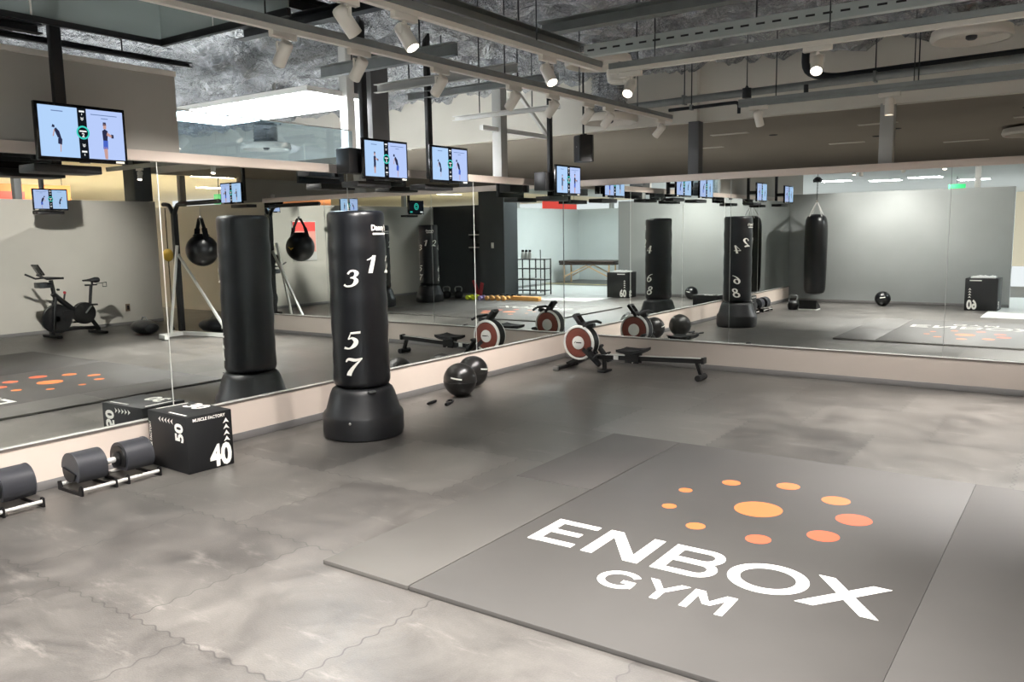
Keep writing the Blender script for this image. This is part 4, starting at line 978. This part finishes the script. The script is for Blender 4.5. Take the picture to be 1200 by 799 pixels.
m = MB(); Mx = Matrix.Translation((.50, 0, 1.14)) @ Matrix.Rotation(math.radians(30), 4, 'Y'); m.box((-.012, -.11, -.10), (.012, .11, .10), M_blackgloss, .006, Mx); m.bar((.42, 0, 1.0), (.49, 0, 1.08), .04, .02, M_black); m.build('console', t)
m = MB(); m.box((.34, -.10, .84), (.54, .10, .93), M_darksteel, .01); m.build('bottle_tray', t)
m = MB(); m.tube([(-.30, 0, .40), (-.36, 0, .84)], .026, M_black, 12); m.box((-.46, -.02, .83), (-.26, .02, .855), M_black, .004); m.build('seat_post', t)
m = MB(); prof = [(.0001, -.14), (.022, -.135), (.03, -.06), (.06, .02), (.09, .08), (.085, .12), (.04, .135), (.0001, .138)]
m.lathe(prof, M_rubber, 24, M=Matrix.Translation((-.36, 0, .925)) @ Matrix.Rotation(-PI / 2, 4, 'Y') @ Matrix.Diagonal((.55, 1, 1, 1))); m.tube([(-.38, 0, .85), (-.38, 0, .90)], .02, M_black, 8); m.build('saddle', t)
m = MB(); m.tube([(-.46, 0, .86), (-.64, 0, .875)], .006, M_darksteel, 8); m.tube([(-.60 + .035 * math.cos(a), .035 * math.sin(a), .80) for a in [2 * PI * i / 16 for i in range(17)]], .004, M_darksteel, 6, cap=False)
for a in (0, PI): m.tube([(-.60 + .035 * math.cos(a), .035 * math.sin(a), .80), (-.60 + .035 * math.cos(a), .035 * math.sin(a), .87)], .004, M_darksteel, 6)
m.build('bottle_cage', t)
for xx in (-.42, .36):
    m = MB(); m.box((xx - .035, -.27, .005), (xx + .035, .27, .05), M_black, .01); m.bar((xx, 0, .04), (xx, 0, .11), .06, .06, M_black); m.build('leg', t)
m = MB(); m.bar((-.20, .06, .37), (-.08, .06, .23), .02, .03, M_alu2, up=(0, 1, 0)); m.box((-.13, .07, .205), (-.03, .16, .235), M_black, .004); m.build('pedal', t)
m = MB(); m.bar((-.20, -.06, .37), (-.32, -.06, .51), .02, .03, M_alu2, up=(0, 1, 0)); m.box((-.37, -.16, .495), (-.27, -.07, .525), M_black, .004); m.build('pedal', t)
m = MB(); m.tube([(.13, 0, .58), (.10, 0, .72)], .014, M_black, 10); m.sphere((.10, 0, .74), .025, M_redflag, 14); m.build('brake_knob', t)

# ball stand by the end of the back wall: post at (6.94,-.97)
t = empty('bag_stand', 'black and white steel stand carrying a ball bag, by the recess', 'bag stand', (6.94, -.97, 0))
m = MB(); m.bar((0, 0, .03), (0, 0, 2.02), .08, .08, M_black); m.build('post', t)
def arm(pts): m = MB(); m.tube(catmull(pts, 6), .035, M_black, 12); return m
arm([(0.02, 0, 1.7), (0.0, 0, 1.95), (-.10, -.01, 2.13), (-.22, -.02, 2.17), (-.55, -.03, 2.175), (-1.30, -.05, 2.18)]).build('arm', t)
arm([(0.02, 0, 1.7), (0.02, 0, 1.95), (.10, 0, 2.13), (.18, .0, 2.17), (.32, .02, 2.18)]).build('arm', t)
m = MB(); m.bar((-.10, -.05, 1.5), (-.14, -.30, .06), .035, .035, M_white); m.bar((-.04, 0, 1.35), (-1.05, .15, .06), .035, .035, M_white); m.build('brace', t)
m = MB(); m.bar((.20, -.06, .04), (-1.1, .16, .04), .06, .06, M_white); m.bar((-.14, -.1, .05), (-.18, -.5, .05), .06, .06, M_white); m.bar((-.18, -.5, .045), (-.42, -.55, .045), .07, .07, M_white); m.build('base_tube', t)
t = empty('ball_bag', 'round black ball bag with two strap handles hanging on the stand', 'punching bag', (6.18, -1.01, 0), math.radians(10), 'hanging bags')
m = MB(); m.sphere((0, 0, 1.42), .255, M_leather, 40); m.lathe([(.10, 1.64), (.14, 1.655), (.11, 1.68), (.03, 1.685)], M_leather, 24); body = m.build('bag', t)
m = MB()
for s_ in (-1, 1): m.bar((s_ * .185, 0, 1.57), (s_ * .125, 0, 1.77), .012, .09, M_vinyl, up=(0, 1, 0)); m.bar((s_ * .125, 0, 1.765), (s_ * .03, 0, 1.93), .012, .06, M_vinyl, up=(0, 1, 0))
m.build('strap', t)
m = MB(); m.tube([(0, 0, 1.90), (0, 0, 1.97)], .02, M_chrome, 12); m.tube([(0, 0, 1.97), (0, 0, 2.141)], .005, M_alu2, 8); m.build('swivel', t)
m = MB(); v = [(-.06, .015), (.0, -.03), (.07, .035), (.03, .028), (.0, .005), (-.02, .012)]
m.add([(a, .2585 - .6 * (a * a + b_ * b_), 1.40 + b_) for a, b_ in v], [(0, 1, 4, 5), (1, 2, 3, 4)], M_gold); m.build('emblem', body)
t = empty('speed_ball', 'small yellow double-end ball strung on black cords beside the stand', 'punching bag', (7.22, -.95, 0))
m = MB(); m.sphere((0, 0, 1.34), .085, M_gold, 26, 1.25); m.build('ball', t)
m = MB(); m.tube([(0, 0, .13), (0, 0, 1.235)], .008, M_black, 8); m.tube([(0, 0, 1.445), (0, 0, 2.12)], .008, M_black, 8); m.build('cord', t)
m = MB(); m.lathe([(.09, 0.0), (.09, .05), (.03, .08), (.012, .13)], M_black, 20, (0, 0, .001)); m.build('floor_anchor', t)
def sandbag(loc, rz, label):
    m = MB(); m.lathe([(.0001, -.32), (.10, -.30), (.15, -.2), (.17, 0), (.15, .2), (.10, .30), (.0001, .32)], M_vinyl, 24, M=Matrix.Translation((0, 0, .125)) @ Matrix.Rotation(PI / 2, 4, 'Y') @ Matrix.Diagonal((.72, 1.15, 1, 1)))
    t = empty('sandbag', label, 'sandbag', loc, rz, 'black sandbags weighing down the stand'); m.build('sack', t)
    m = MB(); m.tube([(-.12, 0, .235), (-.06, 0, .29), (.06, 0, .29), (.12, 0, .235)], .012, M_alu2, 8); m.build('handle', t)
sandbag((7.66, -1.2, 0), math.radians(10), 'black sandbag on the floor at the outer foot of the stand')
sandbag((6.72, -.45, 0), math.radians(-10), 'black sandbag on the floor behind the stand post')
# outlet and light switch
m = MB(); m.box((9.384, -.52, .26), (9.399, -.44, .40), M_outlet, .003); m.box((9.38, -.50, .29), (9.385, -.46, .37), M_black); tag(m.build('wall_outlet'), 'small brown power outlet low on the right wall', 'outlet')
m = MB(); m.box((6.98, -7.999, 1.22), (7.06, -7.988, 1.36), M_offwhite, .003); m.box((7.0, -7.988, 1.26), (7.04, -7.983, 1.32), M_white); tag(m.build('light_switch'), 'white light switch on the grey column by the alcove', 'switch')
# poster
m = MB(); m.box((9.375, -4.25, 1.05), (9.399, -3.55, 1.95), M_white, .003); po = tag(m.build('wall_poster'), 'tall red and white poster on the right wall', 'poster')
m = MB(); m.add([(9.373, -4.23, 1.72), (9.373, -3.57, 1.72), (9.373, -3.57, 1.93), (9.373, -4.23, 1.93)], [(0, 1, 2, 3)], mat('poster_red', '#d0403c', .5)); m.add([(9.373, -4.23, 1.25), (9.373, -3.57, 1.25), (9.373, -3.57, 1.72), (9.373, -4.23, 1.72)], [(0, 1, 2, 3)], mat('poster_pink', '#e8a59a', .5)); m.build('poster_print', po)

# kettlebells
def kettle(loc, rz, label, mt=M_black, g='kettlebells'):
    t = empty('kettlebell', label, 'kettlebell', loc, rz, g)
    m = MB(); m.lathe([(.06, 0.0), (.085, .01), (.105, .06), (.11, .10), (.095, .15), (.06, .18), (.0001, .185)], mt, 28); m.build('body', t)
    m = MB(); m.tube(catmull([(-.06, 0, .15), (-.085, 0, .22), (-.07, 0, .275), (0, 0, .29), (.07, 0, .275), (.085, 0, .22), (.06, 0, .15)], 4), .016, M_alu2, 12); m.build('handle', t)
    return t
kettle((.70, -7.55, 0), .1, 'kettlebell with a steel handle on the floor before the near wall')
k1 = kettle((7.75, -7.0, 0), .5, 'left kettlebell of the pair in the dark alcove')
kettle((7.45, -7.1, 0), .5, 'right kettlebell of the pair in the dark alcove')
# wedge pad
t = empty('balance_pad', 'black wedge pad with a pale edge beside the kettlebell', 'pad', (1.0, -7.62, 0))
m = MB(); m.prism([(-.13, 0.03), (.13, 0.03), (.13, .075), (-.13, .20)], -.17, .17, M_rubber, Matrix(((0, 0, 1, 0), (-1, 0, 0, 0), (0, 1, 0, 0), (0, 0, 0, 1)))); m.build('cushion', t)
m = MB(); m.box((-.175, -.14, .001), (.175, .14, .029), M_white, .004); m.build('base_board', t)
# alcove gear
def hexbell(loc, rz, label, mt, hand=M_chrome, r=.05, L=.10, g='small dumbbells on the alcove floor'):
    t = empty('dumbbell', label, 'dumbbell', loc, rz, g)
    for s_ in (-1, 1):
        m = MB(); m.lathe([(r * .8, -L / 2 * .8), (r, -L / 2 * .6), (r, L / 2 * .6), (r * .8, L / 2 * .8)], mt, 6, M=Matrix.Translation((0, s_ * .105, r * .87)) @ Matrix.Rotation(PI / 2, 4, 'X') @ Matrix.Rotation(PI / 6 * 0 + PI / 2 * 0, 4, 'Z'), smooth=False); m.build('head', t)
    m = MB(); m.tube([(0, -.07, r * .87), (0, .07, r * .87)], .014, hand, 12); m.build('handle', t)
    return t
hexbell((7.02, -7.0, 0), .2, 'leftmost yellow-green vinyl dumbbell on the alcove floor', M_yellow, M_yellow, .06)
hexbell((6.84, -7.0, 0), .2, 'yellow-green vinyl dumbbell next to the purple one', M_yellow, M_yellow, .06)
hexbell((6.66, -7.02, 0), .2, 'pale purple vinyl dumbbell on the alcove floor', M_purple, M_purple, .055)
hlab = ['front', 'second', 'third', 'fourth']
for i in range(4): hexbell((6.46 - .17 * i, -7.05, 0), .1, 'tan and black dumbbell on the floor by the column, %s from the purple one' % ['first', 'second', 'third', 'fourth'][i], M_tan, M_black, .055)
for i in range(4): hexbell((6.40 - .17 * i, -7.42, 0), .1, 'black dumbbell in the rear row by the column, %s from the alcove' % ['first', 'second', 'third', 'fourth'][i], M_rubber, M_tan, .06)
m = MB(); m.box((-.40, -.07, .0), (.40, .07, .10), M_tan, .012); tag(m.build('foam_roller_block', None, (5.45, -7.15, .001)), 'long tan block lying on the floor beside the black shelf', 'block')
t = empty('resistance_band', 'red v-shaped rubber band propped against the dark alcove wall', 'band', (7.25, -7.72, 0), math.radians(0))
m = MB(); m.bar((.02, 0, .02), (.16, .05, .42), .10, .012, M_redflag, up=(0, 1, 0)); m.bar((-.02, 0, .02), (-.12, .05, .36), .10, .012, M_redflag, up=(0, 1, 0)); m.build('strap', t)
for z, lab in ((1.55, 'upper dark wall shelf in the alcove'), (1.22, 'lower dark wall shelf in the alcove with a pale edge')):
    t = empty('wall_shelf', lab, 'shelf', (7.75, -8.5, z), 0, 'small wall shelves in the alcove')
    m = MB(); m.box((-.28, 0, 0), (.28, .2, .03), M_offwhite, .003); m.build('board', t); m = MB(); m.box((-.25, .0, -.09), (-.22, .18, 0), M_black); m.box((.22, 0, -.09), (.25, .18, 0), M_black); m.build('bracket', t)
    m = MB(); m.box((-.2, .03, .03), (.05, .17, .12), M_black, .006); m.build('tray', t)
# black shelf rack with bottles
t = empty('shelf_rack', 'black metal shelf rack holding white bottles, beyond the column', 'rack', (6.35, -8.85, 0), math.radians(4))
for xx in (-.42, .02, .42):
    for yy in (-.16, .16):
        m = MB(); m.bar((xx, yy, 0), (xx, yy, .93 if xx < .3 else .93), .025, .025, M_black); m.build('post', t)
for z in (.10, .38, .66, .90):
    m = MB(); m.box((-.43, -.17, z), (.43, .17, z + .02), M_black); m.build('shelf', t)
m = MB(); m.tube([(-.10, -.2, .03), (-.10, -.2, 1.15)], .012, M_darksteel, 8); m.build('pole', t)
for i in range(3):
    b = empty('bottle', 'white bottle with a black cap on the shelf rack top, %s of three' % ['first', 'middle', 'last'][i], 'bottle', (6.66 - .11 * i, -8.83, .921), 0, 'white bottles on the shelf rack')
    m = MB(); m.lathe([(.045, 0), (.048, .01), (.048, .15), (.03, .18)], M_white, 20); m.build('body', b); m = MB(); m.lathe([(.032, .18), (.034, .185), (.034, .23), (.02, .235)], M_black, 16); m.build('cap', b)
for i in range(3):
    o = cloth(8, 6, .2, .16, 0, 9.0 + i, .02).build('towel', None, (6.12 + .25 * i, -8.84, .401)); tag(o, 'white folded cloth on a lower shelf of the rack, %s from the left' % ['first', 'second', 'third'][i], 'towel', 'white cloths on the shelf rack')
# massage table
t = empty('massage_table', 'brown padded massage table on pale wooden legs before the pale walls', 'massage table', (7.45, -13.7, 0), math.radians(8))
m = MB(); m.box((-.92, -.35, .62), (.92, .35, .70), M_brownvinyl, .03); m.build('tabletop', t); m = MB(); m.box((-.9, -.33, .56), (.9, .33, .615), M_brownvinyl, .004); m.build('apron', t)
for xx in (-.75, .75):
    for yy in (-.29, .29): m = MB(); m.bar((xx, yy, 0), (xx, yy, .57), .05, .035, M_wood); m.build('leg', t)
m = MB()
for yy in (-.29, .29): m.bar((-.72, yy, .2), (0, yy, .54), .02, .03, M_wood); m.bar((.72, yy, .2), (0, yy, .54), .02, .03, M_wood)
m.build('brace', t)
# black side cart by the table
t = empty('side_cart', 'black side cart with a white sheet, at the end of the massage table', 'cart', (5.75, -13.5, 0))
for z in (.15, .5, .86): m = MB(); m.box((-.3, -.2, z), (.3, .2, z + .03), M_black); m.build('shelf', t)
for xx in (-.28, .28):
    for yy in (-.18, .18): m = MB(); m.bar((xx, yy, 0), (xx, yy, 1.08), .03, .03, M_black); m.build('leg', t)
m = MB(); m.box((-.3, -.2, 1.05), (.3, .2, 1.08), M_black); m.build('top', t)
m = MB(); m.box((-.32, .205, .45), (-.02, .215, 1.0), M_white); m.build('sheet', t)
# entrance: slim white posts, cross trainer, bench
m = MB(); m.tube([(4.62, -11.2, .004), (4.62, -11.2, 2.75)], .03, M_white, 14); m.lathe([(.11, 0), (.11, .012), (.04, .02)], M_white, 20, (4.62, -11.2, .004)); tag(m.build('entrance_pole'), 'slim white pole standing beyond the near wall end', 'pole')
t = empty('cross_trainer', 'dark cross trainer just beyond the near wall end', 'exercise machine', (4.65, -13.4, 0), math.radians(90))
m = MB(); m.bar((-.5, 0, .12), (.55, 0, .12), .08, .08, M_black); m.bar((.35, 0, .12), (.25, 0, 1.35), .07, .07, M_black); m.build('frame', t)
m = MB(); m.lathe([(.04, -.06), (.26, -.055), (.27, 0), (.26, .055), (.04, .06)], M_black, 36, M=Matrix.Translation((.35, 0, .36)) @ RX); m.build('flywheel', t)
for s_ in (-1, 1):
    m = MB(); m.tube([(.3, s_ * .2, .25), (.22, s_ * .22, .95), (.1, s_ * .24, 1.3), (.02, s_ * .24, 1.55)], .02, M_darksteel, 10); m.build('arm_lever', t); m = MB(); m.box((-.38, s_ * .16 - .06, .24), (-.02, s_ * .16 + .06, .28), M_black, .008); m.bar((-.05, s_ * .16, .26), (.32, s_ * .16, .32), .03, .03, M_darksteel); m.build('pedal', t)
m = MB(); m.box((.2, -.1, 1.33), (.24, .1, 1.5), M_blackgloss, .006); m.build('console', t)
for xx in (-.5, .55): m = MB(); m.box((xx - .04, -.28, .005), (xx + .04, .28, .08), M_black, .008); m.build('leg', t)
t = empty('waiting_bench', 'dark grey bench seat in the bright entrance', 'bench', (5.45, -14.3, 0))
m = MB(); m.box((-.5, -.25, .28), (.5, .25, .45), M_grey, .02); m.build('seat', t); m = MB(); m.box((-.5, -.3, .45), (.5, -.2, .85), M_grey, .02); m.build('backrest', t)
for xx in (-.42, .42):
    for yy in (-.2, .2): m = MB(); m.bar((xx, yy, 0), (xx, yy, .28), .04, .04, M_white); m.build('leg', t)

# signs in the hall beyond the right wall
def board(x, y0, y1, z0, z1, mt, label):
    m = MB(); m.box((x, y0, z0), (x + .06, y1, z1), mt, .004)
    for yy in (y0 + .2, y1 - .2): m.tube([(x + .03, yy, z1), (x + .03, yy, 3.3)], .008, M_darksteel, 6)
    return tag(m.build('hanging_board'), label, 'sign board', 'coloured boards in the hall beyond the right wall')
board(16.0, -1.6, .92, 2.45, 2.80, M_signred, 'red hanging board beyond the right wall, at the far left of the mirror')
board(16.6, .0, 2.35, 2.55, 3.02, M_signor, 'orange hanging board right of the red one beyond the right wall')
board(14.0, -24.0, -21.2, 2.52, 2.92, M_signred, 'red hanging board above the pale wall behind the shelf rack')
board(14.6, -9.6, -7.6, 2.5, 2.85, M_signor, 'orange hanging board beyond the dark alcove')
m = MB(); m.box((11.9, 3.6, 2.42), (12.25, 3.65, 2.66), M_signgreen, .004); m.tube([(12.07, 3.62, 2.66), (12.07, 3.62, 3.3)], .01, M_darksteel, 6); tag(m.build('exit_sign'), 'small green emergency sign hanging beyond the recess wall', 'sign')
m = MB(); m.box((2.3, -15.5, 2.42), (2.7, -15.45, 2.66), M_signgreen, .004); m.tube([(2.5, -15.47, 2.66), (2.5, -15.47, 2.86)], .01, M_darksteel, 6); tag(m.build('exit_sign'), 'pale green emergency sign hanging behind the near wall', 'sign')

# ------------------------------------------------------------------ general light of the hall and gym
wd = bpy.data.worlds.new('surroundings'); S.world = wd; wd.use_nodes = True
wd.node_tree.nodes['Background'].inputs[0].default_value = (0.95, 0.97, 1.0, 1); wd.node_tree.nodes['Background'].inputs[1].default_value = 0.45

# ------------------------------------------------------------------ camera
cam = bpy.data.cameras.new('camera'); co = bpy.data.objects.new('camera', cam); COL.objects.link(co)
F = Vector((-0.57093, 0.81047, -0.13103)); R_ = Vector((0.81868, 0.57400, -0.01681)); U = Vector((-0.06159, 0.11687, 0.99124))
co.matrix_world = Matrix(((R_.x, U.x, -F.x, 5.599), (R_.y, U.y, -F.y, -9.131), (R_.z, U.z, -F.z, 1.64), (0, 0, 0, 1)))
cam.sensor_width = 36; cam.lens = 972.9 / 1200 * 36; cam.clip_start = .05; cam.clip_end = 200
S.camera = co
S.view_settings.view_transform = 'Standard'; S.view_settings.look = 'None'; S.view_settings.gamma = 1; S.view_settings.use_curve_mapping = False
S.view_settings.exposure = EXP
S.cycles.max_bounces = 10; S.cycles.glossy_bounces = 8; S.cycles.diffuse_bounces = 4; S.cycles.transparent_max_bounces = 12
S.cycles.sample_clamp_indirect = 4.0; S.cycles.blur_glossy = 0.5
